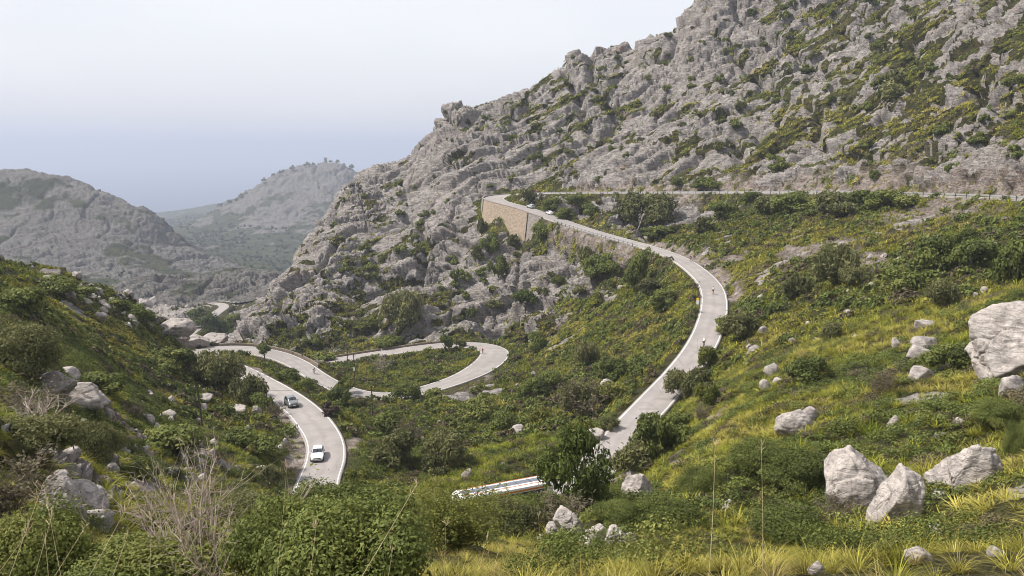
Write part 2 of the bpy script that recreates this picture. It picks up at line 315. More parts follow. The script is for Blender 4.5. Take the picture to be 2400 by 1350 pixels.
# ------------------------------------------------------------------ ground mesh: a polar sheet, finer where it lies in front of the viewpoint
def radial(spec):
    r = [spec[0][0]]
    for a, b, g in spec:
        while r[-1] < b: r.append(r[-1] * (1 + g))
    return np.array(r)
DEG = math.pi / 180
def columns(lo, hi, fine, flo=-36, fhi=36, coarse=0.35):
    return np.r_[np.arange(lo, flo, coarse), np.arange(flo, min(fhi, hi), fine), np.arange(fhi, hi, coarse)] * DEG if hi > fhi else np.r_[np.arange(lo, flo, coarse), np.arange(flo, hi, fine)] * DEG
class Sheet: pass
def make_sheet(rs, th, sub=4):
    S = Sheet(); S.rs, S.th = rs, th; nr, nc = len(rs), len(th); S.nr, S.nc = nr, nc
    # evaluate coarse, interpolate fine
    ri = np.unique(np.r_[np.arange(0, nr, sub), nr - 1]); ci = np.unique(np.r_[np.arange(0, nc, sub), nc - 1])
    RR, TT = np.meshgrid(rs[ri], th[ci], indexing='ij')
    e = surf(RR * np.sin(TT), RR * np.cos(TT)).reshape(len(ri), len(ci), 2)
    def up(a):
        a1 = np.stack([np.interp(np.arange(nr), ri, a[:, k]) for k in range(a.shape[1])], 1)
        return np.stack([np.interp(np.arange(nc), ci, a1[k]) for k in range(nr)], 0)
    S.z, S.rock = up(e[:, :, 0]), up(e[:, :, 1])
    R2, T2 = np.meshgrid(rs, th, indexing='ij'); S.x, S.y = R2 * np.sin(T2), R2 * np.cos(T2); S.R = R2
    return S
def road_field(S, line, nrm):
    """distance to the nearest road centre, its height, half width; only near the road"""
    D = np.full((S.nr, S.nc), 1e3); Z = np.zeros_like(D); H = np.zeros_like(D); SD = np.zeros_like(D); ID = np.zeros(D.shape, np.int32)
    rad = 16.0
    for k in range(len(line)):
        x, y, z, h, bk = line[k]; r = math.hypot(x, y); t = math.atan2(x, y); da = rad / r
        i0, i1 = np.searchsorted(S.rs, [r - rad, r + rad]); j0, j1 = np.searchsorted(S.th, [t - da, t + da])
        if i0 == i1 or j0 == j1: continue
        dx = S.x[i0:i1, j0:j1] - x; dy = S.y[i0:i1, j0:j1] - y; d = np.sqrt(dx * dx + dy * dy); s = dx * nrm[k, 0] + dy * nrm[k, 1]
        m = d < D[i0:i1, j0:j1]
        D[i0:i1, j0:j1][m] = d[m]; H[i0:i1, j0:j1][m] = h; SD[i0:i1, j0:j1][m] = s[m]; ID[i0:i1, j0:j1][m] = k
        Z[i0:i1, j0:j1][m] = (z + bk * s)[m]
    return D, Z, H, SD, ID
def carve(S, line, nrm, wall=None, cutw=4.5):
    D, Z, H, SD, ID = road_field(S, line, nrm)
    flat = H + 0.8; bw = np.full_like(D, cutw)
    if wall is not None:                                     # beside the retaining wall the ground stays down
        on = (ID >= wall[0]) & (ID <= wall[1]) & (SD * wall[2] > 0); bw[on] = 0.6; flat[on] = H[on] - 0.3
    t = sstep(0, 1, (D - flat) / bw)
    S.z = np.where(D < 900, (Z - 0.24) * (1 - t) + S.z * t, S.z)
    near = D < 900
    cut = near & (S.z > Z + 0.5) & (D < H + 9)
    S.rock = np.where(near, np.where(t < 1, S.rock * t, S.rock), S.rock)
    cuts = np.zeros_like(D)                                    # bare banks cut beside the road: (first, last, side, width)
    for a, b, sd, wd in (((0, 236, 1, 8.5), (396, 478, -1, 4.5), (606, 644, -1, 4.0), (715, 740, -1, 6.0)) if wall is not None else ()):
        cuts = np.maximum(cuts, np.where((ID >= a) & (ID <= b) & (SD * sd > 0) & (D < 900), 1 - sstep(wd * .55, wd, D - H), 0))
    if wall is not None: S.clear = np.where((ID >= 752) & (ID <= 838) & (SD > 0) & (D - H < 7.5), 1.0, 0.0)
    S.cuts = np.maximum(getattr(S, 'cuts', cuts), cuts)
    S.roadt = np.minimum(getattr(S, 'roadt', np.ones_like(D)), np.where(near, sstep(0, 1, (D - H - 0.6) / 5.0), 1))
    S.roadd = np.minimum(getattr(S, 'roadd', np.full_like(D, 1e3)), np.where(near, D - H, 1e3))
    return S
def normals(S, z):
    p = np.stack([S.x, S.y, z], 2)
    n = np.cross(np.gradient(p, axis=1), np.gradient(p, axis=0)); n /= np.linalg.norm(n, axis=2)[:, :, None] + 1e-12
    n *= np.sign(n[:, :, 2:3]); return p, n
E3 = np.array([-0.36, 0.25, 0.90]); E3 /= np.linalg.norm(E3); E1 = np.cross(E3, (-.3, -.6, .74)); E1 /= np.linalg.norm(E1); E2 = np.cross(E3, E1)
FR = np.stack([E1, E2, E3], 1)                                 # bedding: along strike, down dip, across the beds
def ledge(t):
    """one bed: a steep lip, a sloping tread"""
    f = t - np.floor(t); return sstep(0, .30, f) - .85 * f
def rock_relief(p, k=1.0):
    """weathered bedded limestone: stepped beds that come and go, blocks parted by clefts, fluted faces"""
    p = p / k
    w = p + 4.0 * np.stack([perlin(p / 16, 11), perlin(p / 16, 12), perlin(p / 16, 13)], 1) + 0.5 * np.stack([perlin(p / 3.2, 14), perlin(p / 3.2, 15), perlin(p / 3.2, 16)], 1)
    q = w @ FR
    a1, a2, id1 = worley(q / np.array([21.0, 9.0, 8.0]), 1); b1, b2, id2 = worley(q / np.array([7.5, 3.4, 2.6]), 2)
    on1 = sstep(-.30, .25, perlin(q / np.array([48, 26, 17]), 21)); on2 = sstep(-.15, .3, perlin(q / np.array([24, 9, 8]), 22))
    rub = sstep(-.18, .28, perlin(p / 27, 23)); slab = 1 - .75 * (1 - rub)                        # broken ground against smooth slabs
    bed = q[:, 2] + 2.2 * perlin(q / np.array([40, 20, 30]), 24)
    gul = 1 - np.abs(2 * perlin((p @ np.stack([E1, E2, E3], 1)) / np.array([24, 70, 60]), 25))
    d = 4.2 * fbm(p / 42, 3, 31) + 1.3 * fbm(q / np.array([15, 7, 6]), 2, 33) - 4.0 * sstep(.78, 1.0, gul)
    d += 4.0 * on1 * (ledge(bed / 6.4) - .4) + 1.5 * on2 * (ledge(bed / 2.3 + .3 + .35 * id1) - .4)
    d += 0.7 * (id1 - 0.5) - 2.0 * (1 - sstep(0, 0.075, a2 - a1))
    d += slab * (0.6 * (id2 - 0.5) + 0.45 * (0.5 - b1) - 1.0 * (1 - sstep(0, 0.13, b2 - b1)))
    d += (.34 + .30 * rub) * (ridged(q / np.array([4.0, 1.1, 0.8]), 2, 41) - 0.6)
    d += 0.20 * perlin(p / 0.9, 43) + 0.16 * (ridged(q / np.array([2.2, .8, .5]), 1, 45) - .5)
    return d * k

def spot(px, py, Y):
    """where the photo's ray meets the smooth ground, near the guessed distance"""
    ys = np.linspace(Y * .75, Y * 1.3, 160); d = P(px, py, 1.0); X = d[0] * ys; r = np.hypot(X, ys); t = np.arctan2(X, ys)
    i = np.clip(np.searchsorted(NEAR.rs, r), 0, NEAR.nr - 1); j = np.clip(np.searchsorted(NEAR.th, t), 0, NEAR.nc - 1); hit = np.nonzero(d[2] * ys <= NEAR.z[i, j])[0]
    k = hit[0] if len(hit) else 72
    return X[k], ys[k]
def scree_amount(x, y, spots):
    s = np.zeros(x.shape)
    for px, py, Y, rad, el in spots:
        cx, cy = spot(px, py, Y); s = np.maximum(s, np.exp(-(((x - cx) / rad) ** 2 + ((y - cy) / (rad * el)) ** 2)))
    return s
SCREE = [(1330, 545, 290, 6, 2), (1370, 562, 276, 6, 2), (1430, 584, 260, 6, 2), (1465, 600, 252, 5, 1.5), (1305, 530, 297, 4, 2), (1400, 572, 268, 7, 1.6), (1450, 590, 256, 6, 1.2), (1350, 560, 285, 5, 1.5), (1220, 552, 318, 6, 1.6), (1190, 590, 312, 5, 2.5), (1310, 765, 238, 2.4, 4.5), (1290, 800, 228, 2.0, 3), (1880, 590, 170, 6, 2.0), (1960, 570, 168, 5, 2),
         (2040, 610, 148, 4, 2.2), (2200, 500, 175, 12, 1.5), (2120, 505, 182, 8, 1.5), (1660, 985, 84, 2.2, 4), (1590, 1075, 74, 1.1, 3), (1480, 1135, 74, 1.2, 3), (1085, 935, 178, 4, 1.8), (1135, 885, 212, 2, 2), (1500, 470, 295, 7, 1.6), (1600, 465, 285, 8, 1.2),
         (830, 1040, 110, 1.2, 3.5), (700, 1130, 91, 2.2, 2.6), (672, 1010, 116, 1.2, 4), (590, 872, 172, 4, 1.8), (1115, 872, 218, 3, 1.6), (400, 1090, 70, 4, 2.5), (480, 1075, 88, 3.5, 2), (250, 1130, 37, 2.5, 2.5), (765, 862, 206, 5, 1.6), (1650, 610, 212, 2.5, 3), (1690, 650, 192, 1.6, 5), (1720, 610, 200, 4, 1.5), (300, 1010, 78, 4, 1.6),
         (1700, 428, 270, 6, 1), (2050, 420, 222, 12, .7), (2250, 430, 195, 12, .7), (2380, 440, 176, 8, .8), (1880, 430, 245, 10, .8)]
NEAR = make_sheet(radial([(1.0, 60, .011), (60, 190, .0048), (190, 470, .0019), (470, 560, .005)]), columns(-50, 50, 0.06))
carve(NEAR, RT, RT_N, wall=(272, 338, 1)); carve(NEAR, RF, RF_N)
p0, n0 = normals(NEAR, NEAR.z)
pf = p0.reshape(-1, 3)
slope = 1 - n0[:, :, 2]
nz = fbm(pf / np.array([13, 13, 13]), 4, 51).reshape(NEAR.x.shape); nz2 = fbm((pf @ FR) / np.array([15, 4.2, 2.2]), 3, 57).reshape(NEAR.x.shape)
NEAR.scree = scree_amount(NEAR.x, NEAR.y, SCREE) * sstep(-.1, .35, 0.25 + fbm(pf / 5, 3, 61).reshape(NEAR.x.shape) + .2)
NEAR.scree = np.maximum(NEAR.scree, NEAR.cuts * sstep(-.55, -.1, fbm(pf / 4, 3, 63).reshape(NEAR.x.shape)))
raw = NEAR.rock + 0.55 * nz + 0.75 * nz2
NEAR.mask = sstep(0.50, 0.70, raw) * sstep(0.0, 0.06, NEAR.rock) * sstep(10, 24, NEAR.R)
NEAR.mask *= NEAR.roadt
amt = (0.25 + 0.75 * sstep(0.30, 0.62, raw)) * sstep(0.08, 0.45, NEAR.rock) * np.clip(NEAR.roadt, 0, 1) * np.clip(NEAR.R / 120, 0.16, 1.15)
sel = amt.ravel() > 0.01
dsp = np.zeros(len(pf))
kk = np.clip(NEAR.R.ravel() / 130, 0.28, 1.15)
for lo, hi, k in ((0, 60, .32), (60, 150, .62), (150, 1e9, 1.12)):
    s2 = sel & (NEAR.R.ravel() >= lo) & (NEAR.R.ravel() < hi)
    if s2.any(): dsp[s2] = rock_relief(pf[s2], k) * amt.ravel()[s2] / (1.0 if k > 1 else np.clip(NEAR.R.ravel()[s2] / 120, 0.16, 1.15)) * (1.0 if k > 1 else .9)
soil = (0.45 * fbm(pf / 2.4, 3, 71) + 0.9 * fbm(pf / 9, 2, 73)).reshape(NEAR.x.shape) * NEAR.roadt * np.clip(NEAR.R / 30, .12, 1) * (1 - NEAR.mask)
sb1, sb2, sbi = np.zeros(len(pf)), np.zeros(len(pf)), np.zeros(len(pf))
ss_ = NEAR.scree.ravel() > 0.05
if ss_.any(): sb1[ss_], sb2[ss_], sbi[ss_] = worley(pf[ss_] / 1.1, 5)
stones = (NEAR.scree.ravel() * (0.5 * (sbi - .5) + .55 * (.6 - sb1)) * np.clip(NEAR.R.ravel() / 150, .2, 1.1) * NEAR.roadt.ravel())
NEAR.p = (pf + n0.reshape(-1, 3) * (dsp + soil.ravel() + stones)[:, None])
NEAR.n0 = n0.reshape(-1, 3)

def sheet_mesh(S, name, mat):
    idx = np.arange(S.nr * S.nc).reshape(S.nr, S.nc)
    f = np.stack([idx[:-1, :-1], idx[:-1, 1:], idx[1:, 1:], idx[1:, :-1]], 2).reshape(-1, 4)
    me = np_mesh(name, S.p, f); fattr(me, 'rock', S.mask.ravel()); fattr(me, 'scree', S.scree.ravel())
    me.materials.append(mat); return link(bpy.data.objects.new(name, me))

def rock_colour(t, v, s=1.0):
    """grey limestone: pale broken faces, dark lichen skin, rain streaks, ochre seeps; returns colour and a height for bump"""
    big = t.noise(v, 0.05 / s, 5, .6); mid = t.noise(v, 0.32 / s, 6, .66, .6); fine = t.noise(v, 1.9 / s, 5, .7)
    streak = t.noise(t.coord((0.9 / s, 0.9 / s, 0.14 / s)), 1.0, 5, .65, .4)
    bedv = t.coord((.10 / s, .16 / s, .75 / s), (.28, .37, .1)); bedn = t.noise(bedv, 1.6, 6, .72, .8)
    c = t.ramp(mid, [(0.29, (.15, .137, .132)), (0.42, (.305, .277, .264)), (0.55, (.41, .373, .353)), (0.74, (.475, .435, .41))])
    c = t.mix(t.math('MULTIPLY', t.ramp(bedn, [(0.40, (1, 1, 1)), (0.49, (0, 0, 0))]), .5), c, (.125, .118, .113))
    c = t.mix(t.math('MULTIPLY', t.ramp(streak, [(0.56, (0, 0, 0)), (0.66, (1, 1, 1))]), .6), c, (.135, .127, .121))
    c = t.mix(t.math('MULTIPLY', t.ramp(big, [(0.44, (0, 0, 0)), (0.7, (1, 1, 1))]), .5), c, (.385, .335, .30))
    rust = t.noise(v, 0.085 / s, 4, .6); c = t.mix(t.ramp(rust, [(0.66, (0, 0, 0)), (0.74, (.8, .8, .8))]), c, (.30, .155, .085))
    c = t.mix(t.math('MULTIPLY', t.ramp(fine, [(0.40, (1, 1, 1)), (0.52, (0, 0, 0))]), .35), c, (.15, .138, .13))
    wn = t.n('ShaderNodeTexNoise'); wn.inputs['Scale'].default_value = .5 / s; wn.inputs['Detail'].default_value = 3; t.lk(v, wn.inputs['Vector'])
    wa = t.n('ShaderNodeVectorMath', operation='MULTIPLY_ADD'); t.lk(wn.outputs['Color'], wa.inputs[0]); wa.inputs[1].default_value = (1.6, 1.6, 1.6); t.lk(t.coord((0.26 / s, 0.34 / s, 0.7 / s), (0.3, 0.5, 0.4)), wa.inputs[2])
    crack = t.vor(wa.outputs[0], 1.0, 'DISTANCE_TO_EDGE')
    h = t.math('ADD', t.math('MULTIPLY', mid, .9), t.math('MULTIPLY', fine, .5)); h = t.math('ADD', h, t.math('MULTIPLY', bedn, 1.1))
    h = t.math('ADD', h, t.math('MULTIPLY', t.ramp(crack, [(0, (0, 0, 0)), (0.05, (1, 1, 1))]), .28))
    return c, h
def ground_material():
    t = NT('hillside_ground'); v = t.coord()
    rc, h = rock_colour(t, v)
    g1 = t.noise(v, .35, 5, .6); g2 = t.noise(v, .06, 3)
    veg = t.ramp(g1, [(.32, (.034, .032, .016)), (.5, (.060, .056, .022)), (.68, (.105, .085, .042))])
    veg = t.mix(t.ramp(g2, [(.42, (0, 0, 0)), (.62, (.7, .7, .7))]), veg, (.055, .060, .020))
    st = t.noise(v, 1.6, 4, .7); sv = t.vor(v, .95, 'F1', 'Color')
    scc = t.ramp(st, [(.35, (.20, .145, .115)), (.55, (.29, .235, .205)), (.7, (.35, .31, .28))])
    svs = t.n('ShaderNodeSeparateColor'); t.lk(sv, svs.inputs[0]); scc = t.mix(.45, scc, t.ramp(svs.outputs[0], [(.1, (.15, .125, .11)), (.6, (.33, .29, .265)), (.95, (.43, .39, .36))]))
    col = t.mix(t.attr('scree'), veg, scc)
    edge = t.math('ADD', t.attr('rock'), t.math('MULTIPLY', t.math('SUBTRACT', t.noise(v, .9, 4, .7), .5), .8))
    col = t.mix(t.ramp(edge, [(.42, (0, 0, 0)), (.56, (1, 1, 1))]), col, rc)
    t.base(col); t.set(Roughness=.92, Normal=t.bump(h, 1.5, 1.0)); t.bsdf.inputs['Specular IOR Level'].default_value = .15
    return t.m
M_GROUND = ground_material()
hill = tag(sheet_mesh(NEAR, 'hillside', M_GROUND), 'steep rocky limestone hillside covered in scrub', 'hillside', kind='structure')

# ------------------------------------------------------------------ far hills: a second sheet beyond the valley
FARS = make_sheet(radial([(552, 4700, .0034)]), columns(-46, 14, 0.065, -38, 14))
pF, nF = normals(FARS, FARS.z); pff = pF.reshape(-1, 3)
kf = np.clip(FARS.R.ravel() / 300, 1.7, 6.5)
drel = np.zeros(len(pff))
for lo, hi, k in ((0, 720, 1.2), (720, 1500, 1.35), (1500, 1e9, 2.1)):
    s2 = (FARS.R.ravel() >= lo) & (FARS.R.ravel() < hi); drel[s2] = rock_relief(pff[s2], k) * (1.1 if lo == 0 else .85) + k * 2.4 * fbm(pff[s2] / (28 * k), 3, 83)
frock = FARS.rock - .2 + .5 * fbm(pff / 120, 4, 81).reshape(FARS.x.shape) + .35 * fbm(pff / 28, 3, 85).reshape(FARS.x.shape)
FARS.mask = sstep(.30, .75, frock); FARS.scree = np.zeros_like(FARS.mask)
ram = (.25 + .75 * FARS.mask.ravel()) * sstep(552, 580, FARS.R.ravel())
FARS.p = pff + nF.reshape(-1, 3) * (drel * ram)[:, None]
def far_material():
    t = NT('mountain_rock'); v = t.coord()
    rc, h = rock_colour(t, v, 2.2); rc = t.mix(.64, rc, (.072, .074, .064))
    g = t.noise(v, .03, 5, .65)
    veg = t.ramp(g, [(.35, (.032, .038, .020)), (.55, (.055, .06, .028)), (.7, (.085, .085, .04))])
    edge = t.math('ADD', t.attr('rock'), t.math('MULTIPLY', t.math('SUBTRACT', t.noise(v, .13, 6, .78), .5), 1.5))
    col = t.mix(t.ramp(edge, [(.30, (0, 0, 0)), (.75, (1, 1, 1))]), veg, rc)
    t.base(col); t.set(Roughness=.95, Normal=t.bump(h, 3.2, 1.0)); t.bsdf.inputs['Specular IOR Level'].default_value = .1
    return t.m
mount = tag(sheet_mesh(FARS, 'mountains', far_material()), 'hazy grey limestone mountains beyond the valley', 'mountains', kind='structure')

# ------------------------------------------------------------------ sea
def sea():
    t = NT('sea_water'); v = t.coord()
    t.base(t.ramp(t.noise(v, .002, 4), [(.3, (.012, .035, .075)), (.7, (.02, .05, .095))])); t.set(Roughness=.35, Normal=t.bump(t.noise(v, .05, 3), 1.5, .3))
    th = np.linspace(-80, 80, 81) * DEG; rs = np.array([2500, 5000, 9000, 15000, 26000.0])
    v_ = np.stack([np.outer(rs, np.sin(th)), np.outer(rs, np.cos(th)), np.full((5, 81), -520.0)], 2).reshape(-1, 3)
    idx = np.arange(5 * 81).reshape(5, 81); f = np.stack([idx[:-1, :-1], idx[:-1, 1:], idx[1:, 1:], idx[1:, :-1]], 2).reshape(-1, 4)
    me = np_mesh('sea', v_, f); me.materials.append(t.m); return tag(link(bpy.data.objects.new('sea', me)), 'blue sea lost in haze beyond the mountains', 'sea', kind='structure')
sea()

# ------------------------------------------------------------------ haze
def haze():
    m = bpy.data.materials.new('haze_air'); m.use_nodes = True; t = m.node_tree; t.nodes.clear()
    o = t.nodes.new('ShaderNodeOutputMaterial'); pv = t.nodes.new('ShaderNodeVolumePrincipled')
    pv.inputs['Color'].default_value = (.53, .583, .715, 1); pv.inputs['Density'].default_value = .00017; pv.inputs['Anisotropy'].default_value = .1
    t.links.new(pv.outputs[0], o.inputs['Volume'])
    me = bpy.data.meshes.new('haze'); bm = bmesh.new(); bmesh.ops.create_cube(bm, size=1.0)
    x0, x1, y0, y1, z0, z1 = -27000, 27000, -1200, 27000, -1200, 230
    for q in bm.verts: q.co = (x0 if q.co.x < 0 else x1, y0 if q.co.y < 0 else y1, z0 if q.co.z < 0 else z1)
    bm.to_mesh(me); bm.free(); me.materials.append(m)
    ho = tag(link(bpy.data.objects.new('haze', me)), 'thin blue haze filling the valley air', 'haze', kind='stuff'); ho.display_type = 'BOUNDS'
    return ho
haze()
# ------------------------------------------------------------------ road surface, edge lines
def strip(line, nrm, offs, zoff, name, mat, i0=0, i1=None, caps=False):
    """ribbon through the given side offsets (list of (offset function of half width, dz))"""
    L = line[i0:i1]; N = nrm[i0:i1]; rows = []
    for f, dz in offs:
        o = f(L[:, 3]) if callable(f) else np.full(len(L), f)
        rows.append(np.stack([L[:, 0] + N[:, 0] * o, L[:, 1] + N[:, 1] * o, L[:, 2] + L[:, 4] * o + zoff + dz], 1))
    V = np.stack(rows, 1); n, k = V.shape[:2]; idx = np.arange(n * k).reshape(n, k)
    f = np.stack([idx[:-1, :-1], idx[:-1, 1:], idx[1:, 1:], idx[1:, :-1]], 2).reshape(-1, 4)
    me = np_mesh(name, V.reshape(-1, 3), f[:, ::-1]); me.materials.append(mat)
    me.attributes.new('along', 'FLOAT', 'POINT').data.foreach_set('value', np.repeat(np.arange(n), k).astype(np.float32))
    me.attributes.new('across', 'FLOAT', 'POINT').data.foreach_set('value', np.tile(np.linspace(-1, 1, k), n).astype(np.float32))
    return me
def asphalt():
    t = NT('pale_worn_asphalt'); v = t.coord()
    a = t.noise(v, .25, 5, .6); b = t.noise(v, 14, 3, .7); c = t.noise(v, .045, 3)
    col = t.ramp(a, [(.3, (.215, .196, .190)), (.55, (.282, .258, .248)), (.75, (.318, .292, .281))])
    col = t.mix(t.math('MULTIPLY', b, .25), col, (.28, .26, .245))
    ac = t.attr('across'); wob = t.math('MULTIPLY', t.math('SUBTRACT', t.noise(v, .3, 2), .5), .5)
    mid = t.math('ABSOLUTE', t.math('ADD', ac, wob))
    col = t.mix(t.math('MULTIPLY', t.ramp(mid, [(0, (1, 1, 1)), (.16, (0, 0, 0))]), .38), col, (.19, .168, .16))
    tr = t.math('ABSOLUTE', t.math('SUBTRACT', t.math('ABSOLUTE', ac), .48)); col = t.mix(t.math('MULTIPLY', t.ramp(tr, [(0, (1, 1, 1)), (.24, (0, 0, 0))]), .32), col, (.185, .17, .163))
    cr = t.vor(t.coord((.16, .16, .16)), 1.0, 'DISTANCE_TO_EDGE'); col = t.mix(t.math('MULTIPLY', t.ramp(cr, [(.004, (1, 1, 1)), (.012, (0, 0, 0))]), .45), col, (.16, .145, .135))
    pt = t.vor(v, .05, 'F1', 'Color'); col = t.mix(t.math('MULTIPLY', t.ramp(c, [(.55, (0, 0, 0)), (.6, (1, 1, 1))]), .45), col, (.22, .2, .19))
    t.base(col); t.set(Roughness=.88, Normal=t.bump(b, .01, .5)); return t.m
M_ASPH = asphalt()
def paint():
    t = NT('worn_white_road_paint'); v = t.coord(); a = t.noise(v, 2.2, 5, .7)
    t.base(t.ramp(a, [(.30, (.40, .37, .345)), (.5, (.66, .65, .63)), (.7, (.74, .73, .72))])); t.set(Roughness=.6); return t.m
M_PAINT = paint()
def concrete():
    t = NT('weathered_kerb_concrete'); v = t.coord(); a = t.noise(v, 1.3, 6, .7)
    t.base(t.ramp(a, [(.3, (.26, .235, .21)), (.6, (.42, .385, .35))])); t.set(Roughness=.9); return t.m
M_CONC = concrete()
sub = 7
def road(line, nrm, label, lines=True):
    xs = np.linspace(-1, 1, 9)
    offs = [(lambda h: -(h + .26), -1.1), (lambda h: -(h + .18), -.02)] + [((lambda h, q=q: q * h), 0.0) for q in xs] + [(lambda h: h + .18, -.02), (lambda h: h + .26, -1.1)]
    me = strip(line, nrm, offs, 0.0, 'road', M_ASPH)
    o = tag(link(bpy.data.objects.new('road', me)), label, 'road', kind='structure')
    return o
road(RT, RT_N, 'pale winding asphalt road with hairpin bends'); road(RF, RF_N, 'far stretch of pale road between the rocky knolls')
def edge_line(i0, i1, side, wid=.2, inset=.10, dash=None, name='edge_line'):
    me = strip(RT, RT_N, [((lambda h: side * (h - inset - wid)), 0), ((lambda h: side * (h - inset)), 0)] if side > 0 else [((lambda h: side * (h - inset)), 0), ((lambda h: side * (h - inset - wid)), 0)], .012, name, M_PAINT, i0, i1)
    if dash:
        bm = bmesh.new(); bm.from_mesh(me); bm.faces.ensure_lookup_table()
        bmesh.ops.delete(bm, geom=[f for k, f in enumerate(bm.faces) if (k % (dash[0] + dash[1])) >= dash[0]], context='FACES'); bm.to_mesh(me); bm.free()
    o = bpy.data.objects.new(name, me); return link(o)
NRT = len(RT)
i_far = 262; h2 = road_at(515, 853)
h3a, h3b = road_at(1120, 867), road_at(1130, 811)
for a, b, d in ((0, h3a + 1, None), (h3a, h3b, (2, 2)), (h3b - 1, NRT, None)):
    tag(edge_line(a, b, -1, .13, dash=d), 'painted white line along the left edge of the road', 'road marking', kind='structure')
for a, b, d in ((0, 318, None), (322, 676, None), (676, 700, (2, 2)), (702, NRT, None)):
    tag(edge_line(a, b, 1, .13, dash=d), 'painted white line along the right edge of the road', 'road marking', kind='structure')
# ------------------------------------------------------------------ finding the ground
def ground_z(x, y):
    """height of the finished ground under world points (arrays)"""
    x = np.atleast_1d(np.asarray(x, float)); y = np.atleast_1d(np.asarray(y, float))
    r = np.hypot(x, y); t = np.arctan2(x, y); S = NEAR
    i = np.clip(np.searchsorted(S.rs, r) - 1, 0, S.nr - 2); j = np.clip(np.searchsorted(S.th, t) - 1, 0, S.nc - 2)
    a = np.clip((r - S.rs[i]) / (S.rs[i + 1] - S.rs[i]), 0, 1); b = np.clip((t - S.th[j]) / (S.th[j + 1] - S.th[j]), 0, 1)
    Z = S.zf
    return Z[i, j] * (1 - a) * (1 - b) + Z[i + 1, j] * a * (1 - b) + Z[i, j + 1] * (1 - a) * b + Z[i + 1, j + 1] * a * b
NEAR.zf = NEAR.p[:, 2].reshape(NEAR.nr, NEAR.nc)
def ground_at(px, py, ymin=2.0, ymax=540.0, strict=False):
    """the first ground point that the photo's ray through (px, py) meets"""
    ys = ymin * (ymax / ymin) ** np.linspace(0, 1, 4000)
    d = P(px, py, 1.0); z = ground_z(d[0] * ys, ys); hit = np.nonzero(d[2] * ys <= z)[0]
    if len(hit) == 0 and strict: return None
    if len(hit) == 0:                                            # skyline: the closest pass
        k = int(np.argmin((d[2] * ys - z) / ys))
    else: k = hit[0]
    return np.array((d[0] * ys[k], ys[k], z[k]))
E_ = NEAR.zf / NEAR.R; CM = np.maximum.accumulate(E_, axis=0)
VIS = (E_ >= CM - 2.0 / NEAR.R) & (NEAR.R > 2.5)
dr = np.gradient(NEAR.rs)[:, None]; dt = np.gradient(NEAR.th)[None, :]; AREA = dr * dt * NEAR.R / np.clip(n0[:, :, 2], .25, 1)
GRADX = -n0[:, :, 0] / np.clip(n0[:, :, 2], .2, 1); GRADY = -n0[:, :, 1] / np.clip(n0[:, :, 2], .2, 1)
RNG = np.random.default_rng(7)

# ------------------------------------------------------------------ leaf and blade templates
def rot_to(v, rng):
    """random frames whose first axis is v (n,3)"""
    v = v / (np.linalg.norm(v, axis=1)[:, None] + 1e-9); r = rng.normal(size=v.shape); a = np.cross(v, r); a /= np.linalg.norm(a, axis=1)[:, None] + 1e-9
    return v, a, np.cross(v, a)
def tussock(nb, seg, length, width, rng, spread=1.0):
    """a fountain of arching blades; verts (n,3), tri faces, shade (n,)"""
    az = rng.uniform(0, 2 * math.pi, nb); lean = np.clip(rng.normal(.55, .28, nb), .05, 1.25) * spread; L = length * rng.uniform(.55, 1.1, nb)
    dirx, diry = np.cos(az), np.sin(az); V = []; sh = rng.uniform(.5, 1.4, nb); T = []
    px, py = dirx * .10 * length * rng.uniform(0, 1.4, nb), diry * .10 * length * rng.uniform(0, 1.4, nb)
    x, y, z = px.copy(), py.copy(), np.full(nb, -.06); ang = lean.copy(); rings = []
    for s in range(seg + 1):
        w = width * (1 - (s / seg) ** 1.5) * .5
        if s == seg: rings.append([np.stack([x, y, z], 1)])
        else: rings.append([np.stack([x - diry * w, y + dirx * w, z], 1), np.stack([x + diry * w, y - dirx * w, z], 1)])
        st = L / seg; x = x + dirx * np.sin(ang) * st; y = y + diry * np.sin(ang) * st; z = z + np.cos(ang) * st; ang = ang + rng.uniform(.45, 1.15, nb) * 1.6 / seg
    V = np.concatenate([np.stack(r, 1) for r in rings], 1)            # nb, 2*seg+1, 3
    k = V.shape[1]; f = []
    for s in range(seg - 1): f += [(2 * s, 2 * s + 1, 2 * s + 3), (2 * s, 2 * s + 3, 2 * s + 2)]
    f.append((2 * seg - 2, 2 * seg - 1, 2 * seg)); f = np.array(f)
    Fc = (f[None] + (np.arange(nb) * k)[:, None, None]).reshape(-1, 3)
    return V.reshape(-1, 3), Fc, np.repeat(sh, k)
